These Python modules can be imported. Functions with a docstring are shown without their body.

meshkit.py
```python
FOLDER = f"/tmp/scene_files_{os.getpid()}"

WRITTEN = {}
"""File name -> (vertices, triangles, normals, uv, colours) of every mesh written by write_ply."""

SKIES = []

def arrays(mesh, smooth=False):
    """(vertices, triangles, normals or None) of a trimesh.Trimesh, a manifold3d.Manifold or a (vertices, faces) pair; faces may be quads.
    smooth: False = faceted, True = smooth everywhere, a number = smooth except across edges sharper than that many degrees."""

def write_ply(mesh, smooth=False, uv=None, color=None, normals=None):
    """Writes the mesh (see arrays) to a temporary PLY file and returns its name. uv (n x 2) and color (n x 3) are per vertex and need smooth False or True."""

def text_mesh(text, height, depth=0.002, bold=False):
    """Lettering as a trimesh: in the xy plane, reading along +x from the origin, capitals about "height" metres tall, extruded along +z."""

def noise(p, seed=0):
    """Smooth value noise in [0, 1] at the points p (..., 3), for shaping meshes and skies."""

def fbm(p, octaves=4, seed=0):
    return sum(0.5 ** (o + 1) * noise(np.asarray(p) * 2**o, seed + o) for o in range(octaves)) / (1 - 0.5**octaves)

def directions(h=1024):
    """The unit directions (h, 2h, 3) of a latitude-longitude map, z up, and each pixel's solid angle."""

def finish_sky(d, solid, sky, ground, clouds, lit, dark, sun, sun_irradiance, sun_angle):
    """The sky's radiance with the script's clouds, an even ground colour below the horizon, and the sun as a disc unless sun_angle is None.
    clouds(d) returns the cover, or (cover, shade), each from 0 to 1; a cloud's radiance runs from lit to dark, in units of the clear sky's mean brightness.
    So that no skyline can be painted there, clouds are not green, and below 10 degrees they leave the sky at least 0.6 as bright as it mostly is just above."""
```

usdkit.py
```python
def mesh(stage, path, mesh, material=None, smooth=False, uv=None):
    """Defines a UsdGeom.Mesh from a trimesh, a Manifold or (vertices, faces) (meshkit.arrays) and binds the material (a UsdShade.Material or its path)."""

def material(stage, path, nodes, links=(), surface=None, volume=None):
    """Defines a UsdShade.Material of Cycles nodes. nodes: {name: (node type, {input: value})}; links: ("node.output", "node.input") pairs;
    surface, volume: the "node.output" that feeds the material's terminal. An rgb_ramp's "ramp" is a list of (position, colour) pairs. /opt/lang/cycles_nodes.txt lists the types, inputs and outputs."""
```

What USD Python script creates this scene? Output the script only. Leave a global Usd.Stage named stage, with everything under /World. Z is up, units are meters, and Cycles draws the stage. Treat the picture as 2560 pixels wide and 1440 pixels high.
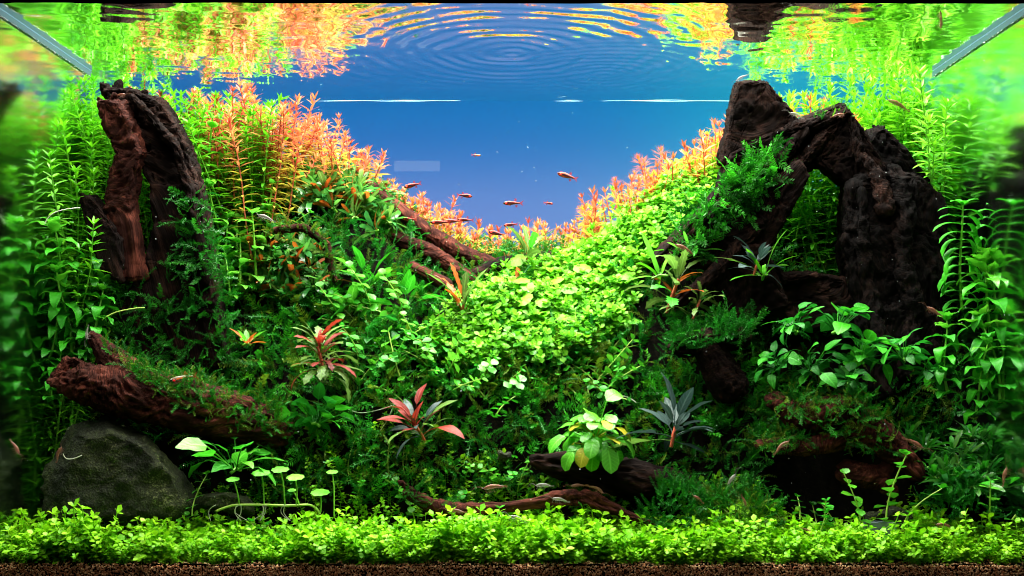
import math, numpy as np, trimesh, manifold3d as m3, usdkit
from meshkit import noise, fbm
from pxr import Usd, UsdGeom, UsdLux, UsdShade, Gf, Sdf, Vt

stage = Usd.Stage.CreateInMemory()
UsdGeom.SetStageUpAxis(stage, 'Z'); UsdGeom.SetStageMetersPerUnit(stage, 1.0)
UsdGeom.Xform.Define(stage, '/World'); UsdGeom.Scope.Define(stage, '/World/Looks')
rng = np.random.default_rng(7)
PI = math.pi

# ---------------------------------------------------------------- camera, lamps, added fill lights
CD, ZC, FP, HY, WZ, TD, TW = 1.06, 0.1863, 3072.0, 900.0, 0.494, 0.40, 0.90   # camera distance, eye height, focal px, horizon row, water level, tank depth, width
cam = UsdGeom.Camera.Define(stage, '/World/camera')
cam.CreateHorizontalApertureAttr(36.0); cam.CreateVerticalApertureAttr(20.25)
cam.CreateFocalLengthAttr(36.0 * FP / 2560); cam.CreateVerticalApertureOffsetAttr(36.0 * 180 / 2560)
cam.CreateClippingRangeAttr((0.05, 50.0)); cam.CreateFStopAttr(0.0)
UsdGeom.XformCommonAPI(cam).SetTranslate((0, -CD, ZC)); UsdGeom.XformCommonAPI(cam).SetRotate((90, 0, 0))
cam.CreateExposureAttr(0.0)

def rect_light(name, loc, rot, w, h, inten, col, label):
    L = UsdLux.RectLight.Define(stage, '/World/' + name)
    L.CreateWidthAttr(w); L.CreateHeightAttr(h); L.CreateIntensityAttr(inten); L.CreateColorAttr(Gf.Vec3f(*col))
    UsdGeom.XformCommonAPI(L).SetTranslate(loc); UsdGeom.XformCommonAPI(L).SetRotate(rot)
    return L
LAMP = rect_light('tank_lamp', (0.0, 0.215, 0.80), (0, 0, 0), 0.86, 0.27, 56.0, (1.0, 0.97, 0.90), '')
rect_light('front_lamp', (0.0, -0.045, 0.80), (0, 0, 0), 0.86, 0.07, 34.0, (1.0, 0.97, 0.90), '')  # added fill for carpet and front soil, not a known fixture
rect_light('back_lamp_blue', (0.0, 0.62, 0.35), (-90, 0, 0), 1.3, 0.38, 1.35, (0.0, 0.31, 1.0), '')
rect_light('room_lamp', (0.0, -0.95, 1.25), (52, 0, 0), 0.6, 0.3, 9.0, (1.0, 0.93, 0.84), '')  # invented fill before the tank, added to lift the dark soil strip
rect_light('back_lamp_teal', (0.36, 0.60, 0.42), (-90, 0, 0), 0.25, 0.24, 1.6, (0.0, 0.75, 0.35), '')
rect_light('back_lamp_violet', (-0.03, 0.495, 0.345), (-90, 0, 0), 0.9, 0.11, 0.52, (1.0, 0.55, 0.45), '')

def P(px, py, y):                       # a point of the tank from where the photograph shows it and its distance behind the front glass
    px, py, y = np.broadcast_arrays(np.asarray(px, float), py, y)
    d = (CD + y) / FP
    return np.stack([(px - 1280) * d, y, ZC + (HY - py) * d], -1)
def proj(p):
    p = np.asarray(p, float); d = FP / (CD + p[..., 1])
    return 1280 + p[..., 0] * d, HY - (p[..., 2] - ZC) * d

# ---------------------------------------------------------------- scene helpers
used = {}
def numbered(base, parent='/World'):
    k = used.get((parent, base), 0); used[(parent, base)] = k + 1
    return base if k == 0 else f'{base}_{k:03d}'
def tag(p, label=None, cat=None, group=None, kind=None):
    for k, v in (('label', label), ('category', cat), ('group', group), ('kind', kind)):
        if v: p.SetCustomDataByKey(k, v)
    return p
def place(x, loc, rot=(0, 0, 0), sc=1.0):
    x.ClearXformOpOrder()
    x.AddTranslateOp().Set(Gf.Vec3d(*map(float, loc))); x.AddRotateXYZOp().Set(Gf.Vec3f(*map(float, rot))); x.AddScaleOp().Set(Gf.Vec3f(float(sc), float(sc), float(sc)))
def thing(name, label, cat, loc=(0, 0, 0), rot=(0, 0, 0), sc=1.0, group=None, kind=None):
    x = UsdGeom.Xform.Define(stage, '/World/' + numbered(name)); place(x, loc, rot, sc)
    return tag(x.GetPrim(), label, cat, group, kind)
def part(parent, name, mesh, mat, smooth=True, label=None, kind=None, prim=None):
    base = str(parent.GetPath()) if parent else '/World'
    m = usdkit.mesh(stage, base + '/' + numbered(name, base), mesh, mat, smooth=smooth)
    if prim is not None:
        UsdGeom.PrimvarsAPI(m).CreatePrimvar('grain', Sdf.ValueTypeNames.Float3Array, 'vertex').Set(Vt.Vec3fArray.FromNumpy(prim.astype(np.float32)))
    return tag(m.GetPrim(), label, kind=kind)
def copy(first, label, loc, rot=(0, 0, 0), sc=1.0, group=None):
    was = first.GetCustomData()
    r = thing(first.GetName(), label or was['label'], was['category'], loc, rot, sc, group or was.get('group'))
    r.GetReferences().AddInternalReference(first.GetPath()); r.SetInstanceable(True)
    return r
class Kind:                              # one kind of plant in several built shapes; the first of each shape is the thing the others copy
    def __init__(s, name, makers, label, cat, group=None):
        s.name, s.makers, s.label, s.cat, s.group, s.first = name, makers, label, cat, group, {}
    def put(s, k, loc, rot=(0, 0, 0), sc=1.0, label=None, group=None):
        k %= len(s.makers)
        if k in s.first: return copy(s.first[k], label or s.label, loc, rot, sc, group or s.group)
        t = thing(s.name, label or s.label, s.cat, loc, rot, sc, group or s.group)
        s.makers[k](t); s.first[k] = t
        return t
def scatter(name, label, cat, protos, mat, pts, quats, scales, idx, kind='stuff'):
    pi = UsdGeom.PointInstancer.Define(stage, '/World/' + numbered(name)); tag(pi.GetPrim(), label, cat, kind=kind)
    rel = pi.CreatePrototypesRel()
    for i, m in enumerate(protos):
        q = usdkit.mesh(stage, f'{pi.GetPath()}/sprig' + (f'_{i:03d}' if i else ''), m, mat[i % len(mat)], smooth=True); rel.AddTarget(q.GetPath())
    pi.CreateProtoIndicesAttr(Vt.IntArray.FromNumpy(np.asarray(idx, np.int32)))
    pi.CreatePositionsAttr(Vt.Vec3fArray.FromNumpy(np.asarray(pts, np.float32)))
    pi.CreateScalesAttr(Vt.Vec3fArray.FromNumpy(np.repeat(np.asarray(scales, np.float32)[:, None], 3, 1)))
    pi.CreateOrientationsAttr([Gf.Quath(*map(float, q)) for q in quats])
def quats(z, spin):                      # turns local z to the direction given, after a spin about it
    z = z / np.linalg.norm(z, axis=1, keepdims=True)
    w = 1 + z[:, 2]; q = np.stack([w, -z[:, 1], z[:, 0], np.zeros(len(z))], 1)
    q[w < 1e-4] = (0, 1, 0, 0); q /= np.linalg.norm(q, axis=1, keepdims=True)
    c, s_ = np.cos(spin / 2), np.sin(spin / 2)
    return np.stack([q[:, 0] * c - q[:, 3] * s_, q[:, 1] * c + q[:, 2] * s_, q[:, 2] * c - q[:, 1] * s_, q[:, 0] * s_ + q[:, 3] * c], 1)

# ---------------------------------------------------------------- materials
LK = '/World/Looks/'
def leaf_mat(name, ramp, trans=0.35, rough=0.48, spec=0.28, tcol=None, vary=0.5, nscale=160, vein=0.0):
    """leaf: colour by leaf and by plant, light shining through; vein: paler midrib and side veins where the mesh carries its own length and breadth"""
    nodes = {
        'g': ('geometry', {}), 'o': ('object_info', {}), 'n': ('noise_texture', {'scale': nscale, 'detail': 3}),
        'a': ('mix_float', {'fac': vary}), 'b': ('math', {'math_type': 'multiply_add', 'value2': 0.6, 'value3': -0.3}), 'c': ('math', {'math_type': 'add', 'use_clamp': True}),
        'r': ('rgb_ramp', {'ramp': ramp}), 'p': ('principled_bsdf', {'roughness': rough, 'specular_ior_level': spec}), 't': ('translucent_bsdf', {}), 'm': ('mix_closure', {'fac': trans}), 'bm': ('bump', {'strength': 0.3, 'distance': 0.001})}
    links = [('g.random_per_island', 'a.a'), ('o.random', 'a.b'), ('g.position', 'n.vector'), ('n.fac', 'b.value1'), ('a.result', 'c.value1'), ('b.value', 'c.value2'), ('c.value', 'r.fac'),
             ('bm.normal', 'p.normal'), ('p.BSDF', 'm.closure1'), ('t.BSDF', 'm.closure2')]
    if not vein: links += [('r.color', 'p.base_color'), ('r.color', 't.color'), ('n.fac', 'bm.height')]
    else:
        pale = tuple(min(.85, c * 1.7 + .05) for c in ramp[len(ramp) // 2][1])
        nodes.update({'at': ('attribute', {'attribute': 'grain'}), 'x': ('separate_xyz', {}), 't2': ('math', {'math_type': 'subtract', 'value2': 2.0}), 'ta': ('math', {'math_type': 'absolute'}), 'mr': ('map_range', {'from_min': .04, 'from_max': .16, 'to_min': 1.0, 'to_max': 0.0, 'clamp': True}),
            's7': ('math', {'math_type': 'multiply', 'value2': 7.0}), 'v1': ('math', {'math_type': 'multiply_add', 'value2': -1.6}), 'fr': ('math', {'math_type': 'pingpong', 'value2': 0.5}), 'vr': ('map_range', {'from_min': .02, 'from_max': .13, 'to_min': .6, 'to_max': 0.0, 'clamp': True}),
            'ok': ('math', {'math_type': 'less_than', 'value2': 1.2}), 'vm': ('math', {'math_type': 'multiply'}), 'mx': ('math', {'math_type': 'maximum'}), 'k': ('math', {'math_type': 'multiply', 'value2': vein}), 'col': ('mix', {'color2': pale}), 'h': ('math', {'math_type': 'add'})})
        links += [('at.vector', 'x.vector'), ('x.y', 't2.value1'), ('t2.value', 'ta.value1'), ('ta.value', 'mr.value'), ('x.x', 's7.value1'), ('ta.value', 'v1.value1'), ('s7.value', 'v1.value3'), ('v1.value', 'fr.value1'), ('fr.value', 'vr.value'), ('ta.value', 'ok.value1'), ('vr.result', 'vm.value1'), ('ok.value', 'vm.value2'),
            ('mr.result', 'mx.value1'), ('vm.value', 'mx.value2'), ('mx.value', 'k.value1'), ('k.value', 'col.fac'), ('r.color', 'col.color1'), ('col.color', 'p.base_color'), ('col.color', 't.color'), ('mx.value', 'h.value1'), ('n.fac', 'h.value2'), ('h.value', 'bm.height')]
    return usdkit.material(stage, LK + name, nodes, links, surface='m.closure')
def plain(name, col, rough=0.5, **kw):
    return usdkit.material(stage, LK + name, {'p': ('principled_bsdf', {'base_color': col, 'roughness': rough, **kw})}, surface='p.BSDF')
def speckle(name, ramp, scale, rough=0.8, bump=0.5, dist=0.002, scale2=None, spec=.25):
    return usdkit.material(stage, LK + name, {'g': ('geometry', {}), 'n': ('noise_texture', {'scale': scale, 'detail': 6, 'roughness': 0.65}), 'v': ('noise_texture', {'scale': scale2 or scale * 6, 'detail': 3}),
        'mx': ('mix_float', {'fac': 0.45}), 'r': ('rgb_ramp', {'ramp': ramp}), 'bm': ('bump', {'strength': bump, 'distance': dist}), 'p': ('principled_bsdf', {'roughness': rough, 'specular_ior_level': spec})},
        [('g.position', 'n.vector'), ('g.position', 'v.vector'), ('n.fac', 'mx.a'), ('v.fac', 'mx.b'), ('mx.result', 'r.fac'), ('r.color', 'p.base_color'), ('mx.result', 'bm.height'), ('bm.normal', 'p.normal')], surface='p.BSDF')
def wood_mat(name, dark, mid, light):
    return usdkit.material(stage, LK + name, {'at': ('attribute', {'attribute': 'grain'}), 'n': ('noise_texture', {'scale': 1.0, 'detail': 6, 'roughness': 0.7}), 'g': ('geometry', {}), 'v': ('noise_texture', {'scale': 45, 'detail': 4}),
        'mx': ('mix_float', {'fac': 0.4}), 'r': ('rgb_ramp', {'ramp': [(0.3, dark), (0.5, mid), (0.68, light)]}), 'bm': ('bump', {'strength': 0.9, 'distance': 0.003}), 'p': ('principled_bsdf', {'roughness': 0.8, 'specular_ior_level': 0.06})},
        [('at.vector', 'n.vector'), ('g.position', 'v.vector'), ('n.fac', 'mx.a'), ('v.fac', 'mx.b'), ('mx.result', 'r.fac'), ('r.color', 'p.base_color'), ('n.fac', 'bm.height'), ('bm.normal', 'p.normal')], surface='p.BSDF')
G = lambda *c: c
M = {
 'rotala_green': leaf_mat('rotala_green', [(0, G(.06, .34, .006)), (.5, G(.16, .54, .01)), (1, G(.34, .66, .03))]),
 'right_green': leaf_mat('right_green', [(0, G(.035, .32, .004)), (.5, G(.10, .50, .008)), (1, G(.26, .66, .025))]),
 'rotala_orange': leaf_mat('rotala_orange', [(0, G(.38, .06, .03)), (.35, G(.56, .20, .07)), (.65, G(.62, .36, .10)), (1, G(.46, .48, .06))]),
 'rotala_yellow': leaf_mat('rotala_yellow', [(0, G(.48, .30, .04)), (.5, G(.44, .46, .05)), (1, G(.26, .50, .03))]),
 'feather_orange': leaf_mat('feather_orange', [(0, G(.55, .10, .02)), (.5, G(.70, .24, .04)), (1, G(.65, .34, .06))]),
 'lime': leaf_mat('lime', [(0, G(.10, .42, .008)), (.5, G(.22, .60, .02)), (1, G(.40, .72, .06))]),
 'carpet_green': leaf_mat('carpet_green', [(0, G(.16, .52, .006)), (.5, G(.32, .68, .012)), (1, G(.52, .80, .025))]),
 'mint': leaf_mat('mint', [(0, G(.10, .48, .03)), (.5, G(.20, .62, .05)), (1, G(.32, .72, .10))]),
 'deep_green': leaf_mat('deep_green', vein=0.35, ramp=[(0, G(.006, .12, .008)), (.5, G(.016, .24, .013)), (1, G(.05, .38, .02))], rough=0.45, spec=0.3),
 'mid_green': leaf_mat('mid_green', vein=0.35, ramp=[(0, G(.02, .24, .008)), (.5, G(.045, .40, .012)), (1, G(.13, .55, .025))], rough=0.45, spec=.3),
 'anubias_green': leaf_mat('anubias_green', vein=0.5, ramp=[(0, G(.05, .34, .015)), (.5, G(.11, .46, .02)), (1, G(.20, .52, .03))], rough=0.35, spec=0.4),
 'moss_green': leaf_mat('moss_green', [(0, G(.004, .07, .004)), (.5, G(.018, .19, .006)), (1, G(.14, .42, .012))], rough=0.6, spec=0.15),
 'moss_olive': leaf_mat('moss_olive', [(0, G(.04, .09, .006)), (.5, G(.10, .20, .008)), (1, G(.24, .36, .012))], rough=0.6, spec=0.15),
 'moss_strand': leaf_mat('moss_strand', [(0, G(.03, .26, .006)), (.5, G(.09, .42, .01)), (1, G(.22, .55, .02))], rough=.6, spec=.15),
 'buce_green': leaf_mat('buce_green', [(0, G(.03, .20, .04)), (.5, G(.10, .32, .04)), (.8, G(.24, .34, .04)), (1, G(.55, .26, .03))], rough=0.25, spec=0.5),
 'buce_slate': leaf_mat('buce_slate', vein=0.55, ramp=[(0, G(.018, .045, .040)), (.5, G(.035, .068, .060)), (1, G(.08, .075, .05))], trans=0.2, rough=0.45, spec=0.35, nscale=420),
 'leaf_red': leaf_mat('leaf_red', vein=0.4, ramp=[(0, G(.13, .008, .005)), (.5, G(.26, .022, .008)), (1, G(.36, .08, .015))]),
 'leaf_orange': leaf_mat('leaf_orange', vein=0.3, ramp=[(0, G(.32, .06, .006)), (.5, G(.44, .12, .010)), (1, G(.46, .22, .02))]),
 'leaf_bronze': leaf_mat('leaf_bronze', vein=0.5, ramp=[(0, G(.07, .13, .02)), (.5, G(.11, .25, .03)), (1, G(.32, .14, .03))], rough=0.42, spec=.3, nscale=300),
 'leaf_yellow': leaf_mat('leaf_yellow', vein=0.4, ramp=[(0, G(.34, .34, .01)), (.5, G(.42, .38, .012)), (1, G(.46, .36, .02))]),
 'stem_green': plain('stem_green', (.16, .45, .03), .4), 'stem_red': plain('stem_red', (.50, .10, .05), .4), 'stem_brown': plain('stem_brown', (.32, .13, .05), .4), 'stem_lime': plain('stem_lime', (.42, .60, .10), .4),
 'root_white': plain('root_white', (.62, .62, .50), .5),
 'wood_dark': wood_mat('wood_dark', (.002, .0012, .001), (.007, .0035, .0026), (.05, .021, .014)),
 'wood_black': wood_mat('wood_black', (.001, .0008, .0008), (.0022, .0015, .0013), (.016, .008, .006)),  # wood_dark blackened: the unlit leg's shade is put into its colour
 'wood_red': wood_mat('wood_red', (.004, .0015, .0012), (.032, .009, .006), (.18, .048, .030)),
 'rock': speckle('rock', [(.36, (.004, .005, .003)), (.48, (.018, .022, .010)), (.57, (.036, .046, .014)), (.66, (.18, .19, .08))], 30, scale2=520, bump=1.0, dist=.004),
 'soil': speckle('soil', [(.3, (.001, .001, .0008)), (.5, (.003, .003, .002)), (.7, (.012, .009, .005))], 130, dist=.003, spec=.02),
 'grain_a': plain('grain_a', (.46, .17, .06), .7), 'grain_b': plain('grain_b', (.72, .44, .22), .5), 'grain_c': plain('grain_c', (.26, .10, .04), .8),
}

# ---------------------------------------------------------------- shapes
def norm(v): v = np.asarray(v, float); return v / max(np.linalg.norm(v), 1e-12)
def cat(ms):
    vs, fs, n = [], [], 0
    for v, f in ms:
        vs.append(v); fs.append(np.asarray(f) + n); n += len(v)
    return np.vstack(vs), np.vstack(fs)
def orient(V, d, up, pos):
    x = norm(d); y = np.cross(up, x); y = norm(y) if np.linalg.norm(y) > 1e-6 else norm(np.cross((0.3, 1, 0.2), x)); z = np.cross(x, y)
    return V @ np.stack([x, y, z]) + np.asarray(pos)
def tube(pts, rad, n=5, cap=True):
    pts = np.asarray(pts, float); rad = np.broadcast_to(rad, len(pts)); T = np.gradient(pts, axis=0); T /= np.linalg.norm(T, axis=1, keepdims=True) + 1e-12
    ref = np.array([0.31, 0.87, 0.22]) if abs(T[:, 1]).mean() < .8 else np.array([1.0, .1, .1]); V = []
    for p, t, r in zip(pts, T, rad):
        a = norm(np.cross(t, ref)); b = np.cross(t, a); w = np.arange(n) * 2 * PI / n
        V.append(p + r * (np.cos(w)[:, None] * a + np.sin(w)[:, None] * b))
    k = len(pts); V = np.vstack(V + ([pts[:1], pts[-1:]] if cap else [])); F = []
    for i in range(k - 1):
        for j in range(n):
            a, b, c, d = i * n + j, i * n + (j + 1) % n, (i + 1) * n + (j + 1) % n, (i + 1) * n + j
            F += [(a, b, c), (a, c, d)]
    if cap:
        for j in range(n): F += [(k * n, (j + 1) % n, j), (k * n + 1, (k - 1) * n + j, (k - 1) * n + (j + 1) % n)]
    return V, np.array(F)
def spline(pts, n):
    pts = np.asarray(pts, float); t = np.linspace(0, 1, len(pts))
    from scipy.interpolate import PchipInterpolator
    return PchipInterpolator(t, pts)(np.linspace(0, 1, n))
def prof(kind, s):
    if kind == 'lance': return np.sin(PI * np.clip(s, 0, 1) ** 0.75) ** 0.8
    if kind == 'round': return np.sqrt(np.clip(1 - (2 * s - 1) ** 2, 0, 1))
    if kind == 'ovate': return np.sin(PI * s ** 0.62) ** 0.75
    if kind == 'obov': return np.sin(PI * s ** 1.4) ** 0.7
    if kind == 'strap': return np.clip(np.minimum(s * 6 + .25, (1 - s) * 5), 0, 1) ** .7
def leaf(L, W, kind='lance', n=4, bend=0.5, fold=0.25, wave=0.0, serr=0.0, pet=0.0, rise=0.0, ph=0.0, drop=0.0):
    """a leaf along +x, face up +z: bent down along its length, folded at the midrib, with a wavy or lobed edge and a bare stalk of length pet"""
    s = np.linspace(0, 1, n + 1); a = rise - drop - bend * s
    x = np.concatenate([[0], np.cumsum(np.cos(a[1:] - bend / n / 2))]) * L / n; z = np.concatenate([[0], np.cumsum(np.sin(a[1:]))]) * L / n
    w = W / 2 * prof(kind, s)
    if serr: w = w * (1 - serr * (np.arange(n + 1) % 2))
    w = np.maximum(w, W * 0.02); nx, nz = -np.sin(a), np.cos(a)
    e1 = fold * w + wave * W * np.sin(s * 14 + ph); e2 = fold * w + wave * W * np.sin(s * 13 + ph + 2)
    V = np.stack([np.stack([x + nx * e1, w, z + nz * e1], 1), np.stack([x, 0 * w, z], 1), np.stack([x + nx * e2, -w, z + nz * e2], 1)], 1).reshape(-1, 3)
    F = []
    for i in range(n):
        o = 3 * i; F += [(o, o + 1, o + 4), (o, o + 4, o + 3), (o + 1, o + 2, o + 5), (o + 1, o + 5, o + 4)]
    F = np.array(F)[:, ::-1]
    if pet:
        c0, s0 = math.cos(rise), math.sin(rise)
        V = V + [pet * c0, 0, pet * s0]; pv, pf = tube([[0, 0, 0], [pet * c0 * .5, 0, pet * s0 * .5 + pet * .04], [pet * c0, 0, pet * s0]], max(W * .035, .00035), 4, False)
        V, F = np.vstack([V, pv]), np.vstack([F, pf + len(V)])
    return V, F
def az(a, el): return np.array([math.cos(a) * math.cos(el), math.sin(a) * math.cos(el), math.sin(el)])

def stem_maker(seed, H, gap, per, L, W, kind='lance', bend=0.6, fold=0.3, el=(0.15, 0.9), mats=('rotala_green',), stem='stem_green', lean=0.12, wave=0.0, top=0.35, n=4, bare=0.0, r=0.0009, plane=False, serr=0.0):
    """a stem plant: a leaning stem and a whorl of leaves at every node, closing to a tuft at the tip"""
    def make(t):
        g = np.random.default_rng(seed); k = 7; bx, by = g.normal(0, lean, 2) * H; s = np.linspace(0, 1, k)
        sway = g.normal(0, .02, 2) * H
        pts = np.stack([bx * s ** 1.6 + sway[0] * np.sin(s * 5), by * s ** 1.6 + sway[1] * np.sin(s * 4), H * s], 1)
        part(t, 'stem', tube(pts, np.linspace(r * 1.2, r * .6, k), 5), M[stem])
        nn = max(3, int(H * (1 - bare) / gap)); spin = 0.0 if plane else g.uniform(0, 6)
        for i in range(nn + 1):
            u = bare + (1 - bare) * (1 - (1 - i / nn) ** 1.15); p = np.array([np.interp(u, s, pts[:, c]) for c in range(3)])
            f = max(0.0, (i / nn - (1 - top)) / top); out = []; c = per if i < nn else per + 2
            for j in range(c):
                a = spin + (0 if plane else i * (PI / per if per > 2 else PI / 2 + g.normal(0, .2))) + j * 2 * PI / c + g.normal(0, .15); e = el[0] + (el[1] - el[0]) * f ** 1.5 + g.normal(0, .12)
                l = L * (1 - .45 * f * f) * g.uniform(.8, 1.15) * (.75 + .25 * min(1, u * 4)); w = W * g.uniform(.85, 1.1) * (1 - .3 * f)
                v, fc = leaf(l, w, kind, n, bend * g.uniform(.5, 1.3) * (1 - .5 * f), fold, wave, serr, ph=g.uniform(0, 6))
                out.append((orient(v, az(a, e), (0, 0, 1), p), fc))
            mt = mats[min(len(mats) - 1, int(i / (nn + 1) * len(mats)))]
            part(t, 'leaf_whorl', cat(out), M[mt])
    return make
def rosette_maker(seed, n, L, W, kind='lance', pet=0.4, el=(0.1, 1.2), bend=0.8, fold=0.2, wave=0.03, serr=0.0, seg=6, mats=(('deep_green', 1.0),), stalk='stem_green', spread=0.3, drop=0.0, pv=.5, rise=.0):
    """a leafy plant: every leaf a part, along a short rhizome or a rising stem; inner leaves stand, outer ones arch over"""
    def make(t):
        g = np.random.default_rng(seed); names = [m[0] for m in mats]; pr = np.cumsum([m[1] for m in mats]); pr = pr / pr[-1]; tip = np.array([g.normal(0, .2) * rise, -.2 * rise, rise])
        part(t, 'rhizome', tube([[-L * spread * .6, 0, -.002], [0, 0, 0.001], [L * spread * .6, 0.001, -.001]] if not rise else [[0, 0, -.004], tip * .5, tip], [.0014, .0016, .0010], 6), M[stalk])
        for i in range(n):
            u = (i + .5) / n; a = i * 2.4 + g.normal(0, .35); e = el[0] + (el[1] - el[0]) * u + g.normal(0, .14); l = L * g.uniform(.6, 1.15) * (1 - .2 * u)
            v, f = leaf(l, W * g.uniform(.75, 1.15) * l / L, kind, seg, bend * g.uniform(.5, 1.4), fold, wave, serr, pet=l * pet * g.uniform(1 - pv, 1 + pv), rise=e, ph=g.uniform(0, 6), drop=drop * g.uniform(.4, 1.3))
            w = g.normal(0, .25); v = np.stack([v[:, 0], v[:, 1] * math.cos(w) - (v[:, 2] * 0), v[:, 2] + v[:, 1] * math.sin(w)], 1)
            uv = np.zeros((len(v), 3)); k = 3 * (seg + 1); uv[:k, 0] = np.repeat(np.arange(seg + 1) / seg, 3); uv[:k, 1] = np.tile([3., 2., 1.], seg + 1)
            part(t, 'leaf', (orient(v, az(a, 0), (0, 0, 1), np.array([math.cos(a) * L * spread * .3, math.sin(a) * L * spread * .15, 0]) * (rise == 0) + tip * u), f), M[names[int(np.searchsorted(pr, g.uniform(0, .999)))]], prim=uv)
    return make
def creeper_maker(seed, H, gap, L, W, mat='mid_green', stem='stem_lime', lean=.5, kind='obov'):
    return stem_maker(seed, H, gap, 2, L, W, kind, .4, .12, (.15, .7), (mat,), stem, lean, 0.0, .3, 4, 0.0, .0006)

# ---------------------------------------------------------------- ground
def sst(x, a, b): t = np.clip((x - a) / (b - a), 0, 1); return t * t * (3 - 2 * t)
GY = [-.01, .085, .105, .13, .16, .21, .28, .33, .41]; GZ = [.008, .014, .06, .135, .19, .24, .285, .303, .312]
def ground(x, y):
    x, y = np.broadcast_arrays(np.asarray(x, float), np.asarray(y, float)); ax = np.abs(x)
    off = .055 * sst(x, .22, .26) * (1 - sst(x, .345, .38)) + .02 * sst(x, .37, .40) + .045 * sst(-x, .30, .36) - .02 * np.exp(-((x + .12) / .09) ** 2)
    z = np.interp(y - off * (1 - sst(y, .22, .36)) * sst(y, .03, .09), GY, GZ)
    m = sst(ax, .06, .20) * (1 - .75 * sst(ax, .26, .36)); z = z + .085 * m * sst(y, .14, .27)
    return z + (fbm(np.stack([x * 22, y * 22, 0 * x], -1), 4, 3) - .5) * .022 * sst(y, .08, .13) + (fbm(np.stack([x * 120, y * 120, 0 * x], -1), 3, 5) - .5) * .006
YS = np.linspace(0.002, .398, 400)
def hit(px, py, ymin=0.0):              # where the line of sight meets the ground
    p = P(px, py, YS); below = (p[:, 2] < ground(p[:, 0], YS)) & (YS >= ymin); i = int(np.argmax(below)) if below.any() else len(YS) - 1
    return np.array([p[i, 0], YS[i], p[i, 2]])
gx = np.linspace(-TW / 2 + .001, TW / 2 - .001, 260); gy = np.concatenate([np.linspace(.0015, .085, 22), np.linspace(.087, .20, 60), np.linspace(.205, .3985, 50)])
X, Y = np.meshgrid(gx, gy); Z = ground(X, Y); nx_, ny_ = len(gx), len(gy)
top = np.stack([X, Y, Z], -1).reshape(-1, 3); bot = top.copy(); bot[:, 2] = -.03
ii = (np.arange(ny_ - 1)[:, None] * nx_ + np.arange(nx_ - 1)).ravel(); F = np.vstack([np.stack([ii, ii + 1, ii + nx_ + 1], 1), np.stack([ii, ii + nx_ + 1, ii + nx_], 1)])
def skirt(a, b): return np.vstack([np.stack([a[:-1] + len(top), a[1:] + len(top), a[1:]], 1), np.stack([a[:-1] + len(top), a[1:], a[:-1]], 1)])
e0 = np.arange(nx_); F = np.vstack([F, skirt(e0, 0), skirt(e0[::-1] + (ny_ - 1) * nx_, 0), skirt((np.arange(ny_) * nx_)[::-1], 0), skirt(np.arange(ny_) * nx_ + nx_ - 1, 0), F[:, ::-1] + len(top)])
hill = (np.vstack([top, bot]), F)
tag(part(None, 'soil_ground', hill, M['soil'], smooth=40), 'dark brown aquarium soil rising in a steep bank to the back of the tank', 'soil', kind='structure')
ck = trimesh.Trimesh(*hill, process=False)

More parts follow.
